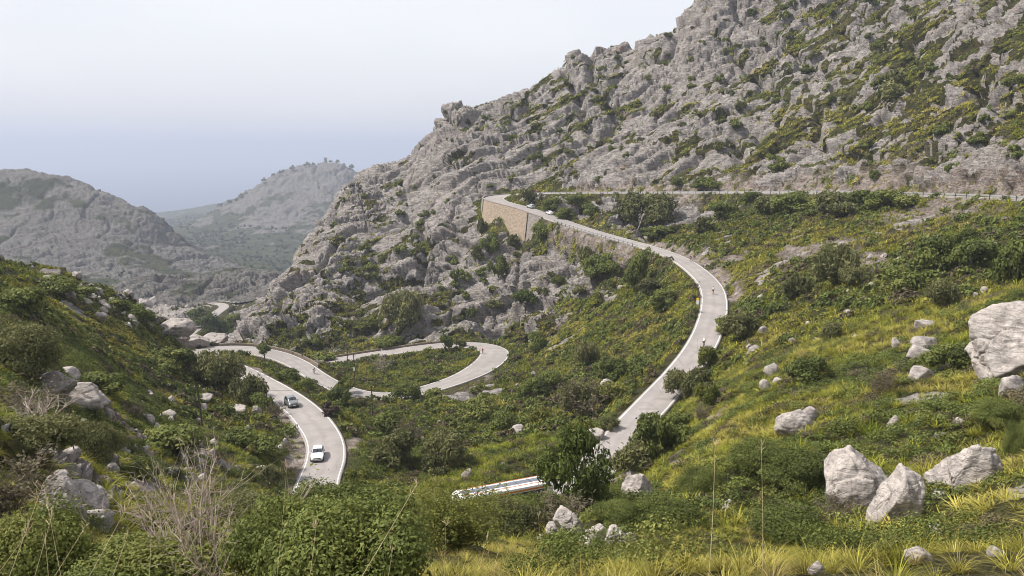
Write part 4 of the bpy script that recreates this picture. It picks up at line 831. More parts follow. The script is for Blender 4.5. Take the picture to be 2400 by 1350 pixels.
PL = [
 # along the lower roads
 ('olive', 500, 905, 118, 78, 'large_bush', 'large grey green bush inside the tight left hairpin', S_), ('olive', 586, 948, 80, 66, 'round_bush', 'round olive bush at the road edge above the silver car', S_),
 ('tree', 620, 842, 36, 36, 'small_tree', 'small dark tree with bare trunk between two lower road strands', T_), ('fresh', 812, 926, 42, 34, 'round_bush', 'round fresh green bush before the lowest road strand near the utility poles', S_),
 ('tree', 1043, 826, 32, 42, 'small_tree', 'small thin tree growing inside the lower road loop beside the asphalt', T_), ('bare', 892, 872, 46, 44, 'bare_bush', 'pale leafless bush inside the lower road loop', S_),
 ('lentisk', 958, 938, 64, 42, 'dark_bush', 'dark bush covering the near edge of the lowest road strand', S_), ('lentisk', 1020, 948, 70, 34, 'dark_bush', 'low dark bush right of the one covering the lowest road strand', S_),
 ('lentisk', 714, 916, 46, 26, 'dark_bush', 'dark bush between the silver car and the road cyclists', S_), ('lentisk', 792, 950, 66, 46, 'dark_bush', 'dark bush below the road with two red cyclists', S_), ('lentisk', 672, 893, 50, 30, 'dark_bush', 'dark bush beside the white marker post near the silver car', S_),
 ('purple', 772, 975, 36, 32, 'purple_bush', 'dull purple bush outside the bend below the silver car', S_), ('bare', 792, 935, 44, 32, 'bare_bush', 'leafless bush beneath the round green bush at the lowest road', S_), ('lentisk_small', 760, 845, 48, 22, 'low_bush', 'low bush where the lower loop road disappears behind the verge', S_),
 # central slope
 ('olive', 1375, 858, 56, 56, 'round_bush', 'grey olive bush with visible stems alone on the central grass slope', S_), ('brown', 1365, 985, 120, 104, 'brown_bush', 'large brownish twiggy bush on the slope left of the right road', S_), ('olive', 1352, 980, 70, 80, 'grey_bush', 'grey leafy bush growing into the large brownish bush', S_),
 ('fresh', 1268, 1000, 50, 40, 'yellow_bush', 'yellow green round bush left of the brownish twiggy bush', S_), ('fresh', 1362, 1034, 62, 54, 'yellow_bush', 'yellow green round bush right above the tall dark tree', S_), ('fresh', 1436, 950, 76, 54, 'leafy_bush', 'light leafy bush touching the left edge of the right road', S_),
 ('lentisk', 1438, 890, 80, 50, 'dark_bush', 'dark bush on the central slope beside the white outcrop', S_), ('lentisk', 1262, 825, 50, 46, 'dark_bush', 'dark bush just right of the lower hairpin bend', S_), ('olive', 1430, 1008, 40, 30, 'low_bush', 'small bush tight against the lower left road edge line', S_),
 ('olive', 1055, 1094, 104, 84, 'large_bush', 'large round grey green bush in the gully left of the bus', S_), ('olive', 925, 1088, 96, 78, 'large_bush', 'large green bush in the gully right of the white car', S_), ('brown', 962, 1040, 72, 62, 'brown_bush', 'brownish bush behind the large gully bushes', S_),
 ('olive', 1010, 1118, 60, 50, 'grey_bush', 'grey bush in the gully just above the broom', S_), ('lentisk', 905, 1010, 74, 48, 'dark_bush', 'dark bush at the foot of the nearest utility pole', S_), ('lentisk', 1130, 985, 84, 50, 'dark_bush', 'dark bush below the bare earth patch on the central slope', S_),
 ('lentisk', 1190, 1010, 80, 46, 'dark_bush', 'wide dark bush halfway between bus and lower hairpin', S_), ('fresh', 835, 1150, 62, 50, 'yellow_bush', 'feathery yellow green bush at the road edge near the white car', S_), ('lentisk', 1255, 930, 74, 44, 'dark_bush', 'dark bush on the central slope left of the grey olive bush', S_),
 ('lentisk', 1300, 905, 60, 36, 'dark_bush', 'low dark bush below the grey olive bush', S_), ('lentisk', 1560, 720, 60, 40, 'dark_bush', 'dark bush left of the upper cyclist on the right road', S_), ('olive', 1530, 700, 66, 44, 'grey_bush', 'grey bush high on the central slope under the road curve', S_),
 ('pine', 1345, 1200, 160, 205, 'dark_tree', 'tall dark green tree with pale branches beside the bus front', T_), ('pine', 1378, 1195, 90, 74, 'dark_tree', 'lower dark green tree at the foot of the right road', T_), ('lentisk', 1270, 1218, 90, 60, 'dark_bush', 'dark bush hiding the wheels of the bus', S_),
 ('lentisk', 1446, 1180, 76, 46, 'dark_bush', 'dark bush between dark tree and pale rocks', S_),
 # beside the right road
 ('olive', 1598, 935, 72, 66, 'dark_bush', 'dark grey bush overhanging the middle of the right road', S_), ('olive', 1640, 922, 66, 56, 'grey_bush', 'grey bush behind the overhanging bush at the right road', S_), ('fresh', 1658, 862, 44, 48, 'small_bush', 'small yellowish bush in front of the lower white cyclist', S_),
 ('fresh', 1655, 960, 56, 56, 'leafy_bush', 'light green leafy bush on the bank right of the overhanging bush', S_), ('lentisk', 1545, 1074, 120, 104, 'large_bush', 'large dark green bush on the right bank of the road', S_), ('olive', 1482, 1114, 100, 82, 'round_bush', 'large round olive bush at the lower end of the right road', S_),
 ('olive', 1730, 795, 76, 62, 'round_bush', 'round grey green bush on the slope right of the road bend', S_), ('lentisk', 1700, 780, 50, 34, 'dark_bush', 'dark bush touching the right road edge beyond the lower cyclist', S_), ('lentisk', 1590, 1010, 66, 46, 'dark_bush', 'dark bush above the large green roadside bush', S_),
 ('brown', 1640, 985, 50, 40, 'brown_bush', 'brownish bush near the bare earth gully by the right road', S_),
 # the right slope
 ('olive', 1955, 668, 104, 86, 'large_bush', 'large rounded bush on the open slope under the bare earth scar', S_), ('olive_small', 1872, 706, 72, 58, 'grey_bush', 'grey bush left of the large rounded slope bush', S_), ('fresh', 1938, 690, 30, 30, 'yellow_bush', 'small bright yellow green bush under the large rounded slope bush', S_), ('olive', 2000, 672, 60, 44, 'grey_bush', 'pale grey bush right of the large rounded slope bush', S_),
 ('lentisk', 2190, 640, 120, 84, 'dark_bush', 'wide dark bush high on the right slope', S_), ('lentisk', 2290, 640, 110, 76, 'dark_bush', 'dark bush right of the wide dark slope bush', S_), ('lentisk', 2372, 660, 90, 96, 'dark_bush', 'tall dark bush on the far right slope below the scree', S_), ('lentisk', 2260, 580, 70, 44, 'dark_bush', 'dark bush just below the long grey scree', S_),
 ('olive', 2210, 720, 80, 60, 'grey_bush', 'grey feathery bush in the middle of the right slope', S_), ('lentisk', 2330, 760, 70, 54, 'dark_bush', 'dark bush above the cliff block on the right slope', S_), ('lentisk', 2392, 830, 56, 70, 'dark_bush', 'dark bush growing over the cliff block on the right slope', S_),
 ('brown', 2065, 925, 70, 64, 'brown_bush', 'brownish bush in the middle of the right slope above the boulders', S_), ('olive', 1952, 800, 56, 44, 'grey_bush', 'grey bush between small stones on the right slope', S_), ('lentisk', 1890, 900, 110, 66, 'dark_bush', 'broad dark bush below the scattered pale stones', S_), ('lentisk', 1780, 1120, 130, 86, 'dark_bush', 'broad dark bush beside the tall dry stalk', S_),
 ('lentisk', 1880, 1150, 150, 90, 'dark_bush', 'broad dark bush left of the biggest boulder', S_), ('brown', 1960, 1235, 100, 70, 'brown_bush', 'brownish bush at the foot of the biggest boulder', S_), ('lentisk', 1840, 1275, 170, 84, 'dark_bush', 'dark bush in front of the biggest boulder', S_), ('lentisk', 2340, 1000, 96, 60, 'dark_bush', 'dark bush above the hollowed boulder', S_),
 ('lentisk', 2225, 870, 110, 62, 'dark_bush', 'dark bush left below the cliff block', S_), ('lentisk', 2110, 680, 86, 54, 'dark_bush', 'dark bush on the slope right of the bare earth scar', S_), ('lentisk', 2385, 1075, 60, 84, 'dark_bush', 'dark bush at the picture edge right of the hollowed boulder', S_), ('lentisk', 1640, 1160, 92, 60, 'dark_bush', 'dark bush right of the two pale rocks by the road', S_),
 # under and above the upper road
 ('olive', 1512, 535, 124, 78, 'spreading_tree', 'broad spreading dark tree on the rocks under the upper road', T_), ('olive_small', 1235, 478, 46, 34, 'round_bush', 'round bush inside the top hairpin bend', S_), ('lentisk', 1298, 497, 44, 32, 'dark_bush', 'dark bush behind the parked white car', S_), ('lentisk', 1345, 488, 58, 27, 'dark_bush', 'dark bush right behind the parked white car', S_),
 ('lentisk', 1385, 505, 46, 27, 'dark_bush', 'third dark bush along the bank right of the parked white car', S_), ('lentisk', 1330, 512, 44, 24, 'low_bush', 'low green bush at the road edge by the parked white car', S_), ('lentisk', 1540, 560, 80, 26, 'low_bush', 'low dark bush beneath the broad spreading tree', S_),
 ('lentisk', 1658, 446, 84, 30, 'dark_bush', 'dark bush against the rock cut above the upper road', S_), ('lentisk', 1592, 440, 36, 20, 'dark_bush', 'small dark bush against the rock cut above the upper road', S_), ('lentisk', 2047, 424, 28, 24, 'dark_bush', 'lone dark bush on the orange stained rock cut', S_),
 ('olive', 1800, 502, 64, 44, 'grey_bush', 'grey bush under the upper road rail beside pale outcrops', S_), ('lentisk', 1760, 478, 52, 28, 'dark_bush', 'dark bush hanging under the upper road rail', S_), ('lentisk', 1870, 500, 110, 46, 'dark_bush', 'wide dark bush under the middle of the upper road', S_), ('olive', 1945, 505, 90, 50, 'grey_bush', 'grey green bush under the middle of the upper road', S_),
 ('lentisk', 2010, 480, 60, 34, 'dark_bush', 'dark bush touching the upper road rail', S_), ('lentisk', 2085, 490, 110, 42, 'dark_bush', 'dark bush at the left end of the long grey scree', S_), ('lentisk', 1690, 520, 70, 46, 'dark_bush', 'dark bush near slanting rock slab below the upper road', S_), ('olive_small', 1655, 545, 60, 36, 'grey_bush', 'grey bush at the foot of the slanting rock slab', S_),
 ('olive_small', 2088, 238, 72, 44, 'spreading_tree', 'lower of two spreading trees high on the right mountain', T_), ('olive_small', 2092, 205, 66, 36, 'spreading_tree', 'upper of two spreading trees high on the right mountain', T_),
 # on the rock face under the hairpin
 ('olive', 945, 752, 84, 66, 'spreading_tree', 'spreading grey tree on the rocks above the lower loop', T_), ('olive_small', 965, 770, 70, 40, 'grey_bush', 'grey bush beneath the spreading tree above the lower loop', S_), ('tree', 1232, 738, 46, 58, 'small_tree', 'small tree with bare trunk against the smooth pale rock face', T_), ('lentisk', 1168, 648, 44, 48, 'dark_bush', 'dark bush on the rock face left of the smooth face', S_),
 ('lentisk', 1150, 596, 44, 46, 'round_bush', 'dark bush below the stone retaining wall', S_), ('olive_small', 1130, 548, 30, 34, 'small_bush', 'small bush at the left foot of the stone retaining wall', S_), ('lentisk', 1270, 560, 44, 34, 'dark_bush', 'dark bush at the right foot of the stone retaining wall', S_), ('olive_small', 1205, 580, 40, 26, 'small_bush', 'small bush on the scree below the stone retaining wall', S_),
 ('lentisk', 1405, 652, 76, 54, 'dark_bush', 'dark bush under the grey scree of the right road', S_), ('olive_small', 1372, 628, 50, 44, 'grey_bush', 'grey bush at the edge of the grey scree', S_), ('lentisk', 1490, 682, 56, 84, 'dark_tree', 'dark upright tree at the top of the central grass slope', T_), ('lentisk', 1440, 650, 50, 34, 'dark_bush', 'dark bush left of the dark upright tree', S_),
 ('lentisk', 1312, 672, 30, 26, 'dark_bush', 'dark bush in the cleft of the smooth pale rock face', S_), ('olive_small', 1075, 815, 30, 20, 'low_bush', 'low bush at the near edge of the lower loop top strand', S_), ('lentisk', 905, 815, 56, 26, 'dark_bush', 'dark bush just above the lower loop top strand', S_), ('lentisk', 735, 810, 40, 26, 'dark_bush', 'dark bush on the verge above the lower road wall', S_),
 # left hillside
 ('pine', 498, 792, 58, 58, 'dark_tree', 'dark pine standing in the gap behind the left hairpin', T_), ('tree', 462, 752, 40, 30, 'dark_tree', 'dark tree beside the far road between the knolls', T_), ('lentisk', 545, 764, 46, 26, 'dark_bush', 'dark bush on the rocks right of the far road', S_), ('lentisk', 440, 770, 40, 22, 'dark_bush', 'dark bush left of the far road', S_), ('pine', 540, 800, 46, 40, 'dark_tree', 'smaller dark pine right of the gap pine', T_), ('lentisk', 330, 760, 64, 46, 'dark_bush', 'dark bush on the left ridge beside the smooth slab', S_), ('lentisk', 405, 870, 110, 50, 'dark_bush', 'dark bush beside the left hairpin on the near hillside', S_),
 ('lentisk', 140, 690, 90, 40, 'dark_bush', 'dark bush on the left ridge among pale rocks', S_), ('lentisk', 50, 745, 110, 66, 'dark_bush', 'dark bush at the upper left end of the near hillside', S_), ('lentisk', 270, 740, 70, 36, 'dark_bush', 'dark low bush in the middle of the left ridge', S_), ('lentisk', 200, 705, 60, 30, 'dark_bush', 'dark bush on the left ridge between two outcrops', S_),
 ('olive', 52, 890, 150, 120, 'olive_tree', 'grey green olive tree at the left edge above the pale slab', T_), ('brown', 60, 985, 150, 96, 'brown_bush', 'brown twiggy bush left of the pale slab', S_), ('olive', 90, 1085, 190, 110, 'olive_tree', 'pale olive bush at the left edge below the pale slab', T_), ('olive', 232, 1090, 106, 92, 'grey_bush', 'dark grey bush above the stony patch on the near hillside', S_),
 ('brown', 310, 985, 60, 50, 'brown_bush', 'small brown bush on the near hillside by scattered stones', S_), ('lentisk', 240, 915, 90, 44, 'dark_bush', 'dark low bush right above the pale slab', S_), ('lentisk', 400, 1060, 150, 66, 'dark_bush', 'broad dark bush left of the wooden pole foot', S_), ('lentisk', 585, 1070, 120, 64, 'dark_bush', 'dark bush on the near hillside left of the white car', S_),
 ('olive_small', 620, 1140, 70, 50, 'grey_bush', 'grey bush on the bank at the left road edge', S_), ('brown', 648, 978, 46, 36, 'brown_bush', 'brownish bush overhanging the road beside the silver car', S_), ('lentisk', 615, 962, 54, 40, 'dark_bush', 'dark bush on the inner bank beside the silver car', S_), ('lentisk', 335, 1130, 80, 50, 'dark_bush', 'dark bush under the stony patch', S_),
]
FG = [
 ('lentisk_near', 850, 1420, 380, 230, 'big_bush', 'big bright green leafy bush at the bottom of the picture', S_), ('lentisk_near', 690, 1400, 280, 220, 'big_bush', 'dark green leafy bush behind the dead branches', S_), ('lentisk_near', 775, 1275, 240, 128, 'dark_bush', 'dark bush hiding the lower end of the left road', S_), ('brown', 765, 1200, 110, 50, 'brown_bush', 'brownish twig tops in front of the left road end', S_),
 ('broom', 1060, 1302, 205, 150, 'broom_bush', 'brown stemmed broom bush in front of the bus', S_), ('broom', 950, 1270, 190, 120, 'broom_bush', 'olive green broom bush left of the bus', S_), ('broom', 1140, 1250, 150, 86, 'broom_bush', 'dark broom bush under the rear of the bus', S_), ('olive_near', 1195, 1268, 140, 92, 'leafy_bush', 'grey leafy bush below the bus beside the pale rocks', S_),
 ('lentisk_near', 1215, 1225, 100, 52, 'leafy_bush', 'green bush in the shade right under the bus', S_), ('lentisk_near', 70, 1400, 260, 200, 'big_bush', 'bright green bush in the lower left corner', S_), ('lentisk_near', 330, 1420, 330, 130, 'big_bush', 'low green bush under the dead branches', S_), ('lentisk_near', 190, 1395, 180, 90, 'dark_bush', 'dark bush between corner bush and dead branches', S_),
 ('olive_near', 560, 1230, 120, 70, 'grey_bush', 'grey bush behind the tips of the dead branches', S_), ('lentisk_near', 1560, 1250, 150, 76, 'dark_bush', 'dark bush beside the jagged pale rocks in front', S_), ('brown', 1330, 1235, 150, 66, 'brown_bush', 'brown twiggy bush behind the jagged pale rocks', S_), ('lentisk_near', 1440, 1240, 110, 60, 'dark_bush', 'dark bush just behind the jagged pale rocks', S_),
 ('dead', 470, 1420, 560, 330, 'dead_shrub', 'leafless dead shrub with pinkish bare branches in the foreground', S_), ('bare', 80, 1020, 210, 110, 'bare_shrub', 'bare pale branches at the left edge by the slab', S_), ('brown', 40, 1215, 230, 150, 'brown_bush', 'dry brown twigs over the tilted rock at the left edge', S_),
]
for t in PL: grow(*t)
for t in FG: grow(*t)
# bushes dotted over the pale rock: look-alikes, named by the face they cling to
def dotted(n, seed, box, key, wr, hr, name, label, group, ymin):
    rg = np.random.default_rng(seed); k = 0
    for _ in range(n * 12):
        px, py = rg.uniform(box[0], box[2]), rg.uniform(box[1], box[3]); p = ground_at(px, py - 12, strict=True)
        if p is None or p[1] < ymin: continue
        p = ground_at(px, py)
        i, j = _cell(p[None]); 
        if NEAR.mask[i[0], j[0]] < .5 or NEAR.roadd[i[0], j[0]] < 3: continue
        w = rg.uniform(*wr) * 300 / fwd(p); grow(key, 0, 0, w, w * rg.uniform(*hr), name, label, S_, group, pos=p); k += 1
        if k == n: break
dotted(46, 41, (900, 60, 1750, 440), 'lentisk_small', (14, 30), (.55, .85), 'rock_shrub', 'small dark shrub clinging to the pale mountain face above the upper road', 'shrubs on the mountain face', 270)
dotted(30, 42, (1750, 0, 2400, 420), 'lentisk_small', (18, 40), (.5, .8), 'rock_shrub', 'dark shrub among the grassy ledges of the highest slope', 'shrubs on the high grassy ledges', 160)
dotted(40, 43, (640, 430, 1150, 790), 'lentisk_small', (14, 34), (.55, .85), 'rock_shrub', 'small dark shrub in the clefts of the rock face left of the retaining wall', 'shrubs on the lower rock face', 230)
dotted(14, 44, (1000, 560, 1400, 790), 'olive_small', (14, 30), (.6, .9), 'grey_shrub', 'small grey shrub on the rock face below the retaining wall', 'grey shrubs below the retaining wall', 230)
dotted(16, 45, (1250, 80, 2100, 430), 'olive_small', (16, 36), (.55, .8), 'grey_shrub', 'small grey shrub on the pale mountain face above the upper road', 'grey shrubs on the mountain face', 250)

# ------------------------------------------------------------------ boulders
M_ROCK = None
def boulder_material():
    t = NT('boulder_limestone'); v = t.coord(); rc, h = rock_colour(t, v, .35); rc = t.mix(1.0, rc, (1.02, 1.01, 1.0), 'MULTIPLY')
    t.base(rc); t.set(Roughness=.9, Normal=t.bump(h, .10, .9)); t.bsdf.inputs['Specular IOR Level'].default_value = .15; return t.m
M_ROCK = boulder_material()
def ico(sub):
    bm = bmesh.new(); bmesh.ops.create_icosphere(bm, subdivisions=sub, radius=1.0); v = np.array([q.co[:] for q in bm.verts]); f = np.array([[q.index for q in t.verts] for t in bm.faces]); bm.free(); return v, f
ICO = {k: ico(k) for k in (3, 4, 5, 6)}
def rock_mesh(seed, sub=4, planes=9, rough=.06, cracks=.5, lift=0.3):
    rg = np.random.default_rng(seed); d, f = ICO[sub]
    n = rg.normal(size=(planes, 3)); n /= np.linalg.norm(n, axis=1)[:, None]; h = rg.uniform(.52, .95, planes)
    dots = np.clip(d @ n.T, .05, None); r = np.min(np.concatenate([h[None] / dots, np.full((len(d), 1), 1.08)], 1), 1)
    rs_ = -np.log(np.sum(np.exp(-np.concatenate([h[None] / dots, np.full((len(d), 1), 1.08)], 1) * 55), 1)) / 55; v = d * np.clip(rs_, .25, 1.1)[:, None]
    off = rg.uniform(0, 50, 3); v = v * (1 + .10 * fbm(v * 1.1 + off, 3, 5))[:, None]
    if sub >= 4:
        a1, a2, aid = worley((v + .25 * np.stack([perlin(v * 1.8 + off, 3), perlin(v * 1.8 + off, 4), perlin(v * 1.8 + off, 6)], 1)) * np.array([.7, .9, 1.2]) + off, 7); nn = v / np.linalg.norm(v, axis=1)[:, None]
        v = v + nn * (cracks * (.10 * (aid - .5) - .10 * (1 - sstep(0, .05, a2 - a1))) + rough * .6 * fbm(v * 4 + off, 4, 9) + rough * .35 * (ridged(v * np.array([2.5, 3, 5]) + off, 2, 11) - .6))[:, None]
    return v, f
def boulder(px, py, wpx, hpx, name, label, group=None, seed=0, sub=4, deep=.8, rough=.06, cracks=.6, yaw=None, sink=.32, planes=8, lean=0.0):
    p = ground_at(px, py); D = fwd(p); v, f = rock_mesh(seed, sub, planes, rough, cracks)
    a = yaw if yaw is not None else seed * 1.7; c, s = math.cos(a), math.sin(a); v = v @ np.array([[c, -s, 0], [s, c, 0], [0, 0, 1]]).T
    w, h = wpx * D / F, hpx * D / F; lo, hi = v.min(0), v.max(0); v = (v - (lo + hi) / 2) / (hi - lo); v[:, 2] += .5 - sink
    v = v * np.array([w, w * deep, h / (1 - sink)]); v[:, 0] += v[:, 2] * lean
    me = np_mesh(name, v, f); me.materials.append(M_ROCK); o = link(bpy.data.objects.new(name, me)); o.location = p + np.array([0, w * deep * .3, 0]); return tag(o, label, 'boulder' if wpx > 45 else 'rock', group)
B_ = [
 (2030, 1215, 186, 160, 'boulder', 'left half of the biggest split boulder on the right slope', None, 11, 6), (2112, 1245, 150, 150, 'boulder', 'tilted right half of the biggest split boulder', None, 12, 6), (1965, 1150, 44, 70, 'rock', 'narrow rock flake leaning on the biggest boulder', None, 13, 4),
 (2245, 1145, 120, 62, 'boulder', 'low grey half of the hollowed boulder', None, 14, 5), (2300, 1140, 120, 98, 'boulder', 'tall hollowed boulder right of the biggest boulder', None, 15, 6), (2440, 866, 250, 150, 'cliff_block', 'great pale cliff block at the right edge of the slope', None, 16, 6), (2318, 862, 96, 66, 'boulder', 'rounded block at the left foot of the cliff block', None, 17, 5),
 (2172, 818, 58, 28, 'rock', 'upper of two stacked rocks on the right slope', None, 18, 4), (2162, 845, 60, 34, 'boulder', 'lower of two stacked rocks on the right slope', None, 19, 4), (2162, 895, 66, 34, 'boulder', 'slanting rock below the two stacked rocks', None, 20, 4), (2385, 930, 70, 46, 'boulder', 'pale rock at the right edge below the cliff block', None, 21, 4),
 (1872, 1020, 96, 56, 'boulder', 'jagged grey rock in the grass left above the biggest boulder', None, 22, 5), (1900, 995, 44, 40, 'rock', 'upright end of the jagged grey rock', None, 23, 4), (1812, 882, 42, 30, 'rock', 'pale rounded rock on the slope between road and stacked rocks', None, 24, 4), (1822, 900, 26, 14, 'rock', 'flat stone under the pale rounded rock', None, 25, 3),
 (1797, 916, 32, 24, 'rock', 'pale stone below the flat stone on the slope', None, 26, 4), (1790, 780, 22, 15, 'rock', 'small white stone on the grass right of the road bend', None, 27, 3), (1770, 828, 28, 18, 'rock', 'slanting pale stone right of the lower cyclist', None, 28, 4), (2104, 818, 24, 26, 'rock', 'upright stone left of the two stacked rocks', None, 29, 4), (2172, 772, 46, 20, 'rock', 'pair of low stones above the two stacked rocks', None, 30, 4),
 (2185, 955, 40, 22, 'rock', 'low pale stone in yellow grass under the slanting rock', None, 31, 4), (2097, 1008, 28, 36, 'rock', 'upright stone by the brownish bush on the slope', None, 32, 4), (2207, 1030, 28, 16, 'rock', 'small flat stone above the gap between the two great boulders', None, 33, 3), (2252, 998, 30, 16, 'rock', 'small flat stone left above the hollowed boulder', None, 34, 3), (2391, 1040, 28, 36, 'rock', 'grey stone at the right edge above the hollowed boulder', None, 35, 4),
 (1486, 1130, 70, 44, 'boulder', 'pale rock beneath the round olive bush', None, 36, 5), (1500, 1180, 84, 64, 'boulder', 'slanting pale rock beside the reddish earth', None, 37, 5), (1494, 1105, 26, 26, 'rock', 'small knob standing on the pale rock', None, 38, 4), (1335, 1258, 78, 62, 'boulder', 'rounded rock behind the jagged foreground rocks', None, 39, 5, .9, .10, 1.3, None, .2, 12), (1300, 1262, 44, 34, 'rock', 'grey rock at the left of the foreground rocks', None, 40, 4),
 (1395, 1285, 74, 52, 'boulder', 'jagged pale foreground rock, left one of three', None, 41, 5, .9, .13, 1.5, None, .2, 14), (1443, 1287, 56, 52, 'boulder', 'jagged pale foreground rock, middle one of three', None, 42, 5, .9, .13, 1.5, None, .2, 14), (1476, 1285, 34, 42, 'rock', 'jagged pale foreground rock, right one of three', None, 43, 4), (1462, 1305, 40, 18, 'rock', 'flat stone in front of the jagged foreground rocks', None, 44, 4),
 (1268, 1268, 20, 14, 'rock', 'small pale stone left of the foreground rocks', None, 45, 3), (1325, 1303, 26, 12, 'rock', 'small stone in the dry grass before the foreground rocks', None, 46, 3), (1358, 1325, 18, 12, 'rock', 'small white stone in the front dry grass', None, 47, 3), (1218, 1018, 38, 22, 'rock', 'white rock on the central slope above the bus', None, 48, 4), (1178, 1022, 14, 10, 'rock', 'tiny stone left of the white rock above the bus', None, 49, 3),
 (1094, 1122, 28, 22, 'rock', 'pale rock left above the bus roof', None, 50, 4), (2194, 1268, 42, 38, 'rock', 'pointed stone in front of the biggest boulder', None, 51, 4), (2160, 1318, 62, 30, 'boulder', 'half buried stone at the bottom right', None, 52, 4), (2340, 1305, 44, 22, 'rock', 'flat stone at the lower right corner', None, 53, 4), (1915, 1345, 40, 30, 'rock', 'stone at the bottom edge below the biggest boulder', None, 54, 4), (1712, 1205, 40, 32, 'rock', 'grey stone beside the tall dry stalk', None, 55, 4),
 (2150, 1195, 34, 24, 'rock', 'stone wedged right of the tilted boulder half', None, 56, 4), (2205, 1175, 34, 26, 'rock', 'stone under the low half of the hollowed boulder', None, 57, 4), (1425, 908, 36, 18, 'rock', 'white outcrop on the central slope left of the road', None, 58, 4), (1396, 1034, 44, 28, 'rock', 'pale rock beside the left edge of the right road', None, 59, 4),
 (160, 945, 150, 44, 'boulder', 'long pale slab on the near left hillside', None, 60, 5), (120, 925, 90, 52, 'boulder', 'upper block of the long pale slab', None, 61, 5), (158, 890, 46, 28, 'boulder', 'block standing above the long pale slab', None, 62, 4), (215, 952, 70, 30, 'boulder', 'smooth right end of the long pale slab', None, 63, 4), (392, 782, 116, 34, 'boulder', 'smooth pale slab crowning the left ridge', None, 64, 5),
 (450, 810, 76, 22, 'boulder', 'dark grey rock right below the smooth ridge slab', None, 65, 5), (498, 810, 64, 22, 'boulder', 'rounded rocks at the road end of the left ridge', None, 66, 5), (545, 968, 62, 14, 'rock', 'flat pale rock right of the leaning wooden pole', None, 67, 4), (600, 975, 26, 24, 'rock', 'round stone above the silver car bend', None, 68, 4), (562, 968, 20, 20, 'rock', 'stone left of the round stone near the silver car', None, 69, 4),
 (475, 942, 40, 16, 'rock', 'white flat rock behind the leaning wooden pole', None, 70, 4), (390, 980, 44, 16, 'rock', 'flat stones left of the leaning wooden pole', None, 71, 4), (348, 995, 26, 22, 'rock', 'grey stone in the middle of the near hillside', None, 72, 4), (365, 1008, 34, 14, 'rock', 'flat stone under the grey hillside stone', None, 73, 3), (250, 980, 36, 22, 'rock', 'pale stone below the right end of the long slab', None, 74, 4),
 (195, 997, 18, 16, 'rock', 'small stone under the long pale slab', None, 75, 3), (665, 1045, 20, 16, 'rock', 'round pale stone on the bank above the white car', None, 76, 3), (650, 1060, 24, 16, 'rock', 'angular pale stone on the bank left of the white car', None, 77, 3), (520, 1110, 36, 36, 'rock', 'pointed rock at the lower right of the stony patch', None, 78, 4), (610, 1120, 44, 26, 'rock', 'slanting rock on the bank at the road', None, 79, 4),
 (160, 1075, 44, 26, 'rock', 'stones left of the dark grey bush', None, 80, 4), (195, 1200, 110, 62, 'boulder', 'fractured rock beside the tilted slab in the lower left', None, 81, 5), (140, 1225, 110, 120, 'boulder', 'tilted ribbed rock in the lower left', None, 82, 6), (205, 1240, 90, 44, 'boulder', 'low rock tongue under the fractured rock', None, 83, 5), (210, 1175, 64, 32, 'boulder', 'grey rock above the fractured rock', None, 84, 4),
 (440, 1065, 26, 14, 'rock', 'small stone on top of the stony patch', None, 85, 3), (262, 1105, 30, 18, 'rock', 'pale stone left below the dark grey bush', None, 86, 3), (280, 1112, 24, 14, 'rock', 'small stone right beside the pale one below the grey bush', None, 87, 3),
]
for b in B_: boulder(*b)
def stones(n, seed, boxes, label, group, wr):
    rg = np.random.default_rng(seed); k = 0
    while k < n:
        b = boxes[rg.integers(0, len(boxes))]; px, py = rg.uniform(b[0], b[2]), rg.uniform(b[1], b[3]); p = ground_at(px, py); i, j = _cell(p[None])
        if NEAR.roadd[i[0], j[0]] < 1.2: continue
        w = rg.uniform(*wr); boulder(px, py, w, w * rg.uniform(.45, .8), 'stone', label, group, 300 + seed * 7 + k, 4, rough=.05, cracks=.4); k += 1
stones(70, 51, [(1700, 680, 2330, 1000), (1950, 560, 2380, 700)], 'small pale stone showing through the grass of the right slope', 'stones on the right slope', (8, 20))
stones(60, 52, [(240, 1000, 480, 1110), (300, 1060, 560, 1150), (380, 1040, 500, 1100)], 'pale rubble stone in the stony patch above the dead shrub', 'stones of the stony patch', (10, 26))
stones(44, 53, [(60, 650, 330, 740), (200, 690, 400, 770)], 'pale weathered rock on the crest of the left ridge', 'rocks on the left ridge', (12, 30))
stones(34, 54, [(300, 900, 640, 1050)], 'small pale stone in the scrub of the near left hillside', 'stones on the left hillside', (10, 22))
stones(30, 55, [(1150, 830, 1500, 1100), (850, 990, 1100, 1100)], 'small pale stone in the scrub of the central slope', 'stones on the central slope', (7, 16))
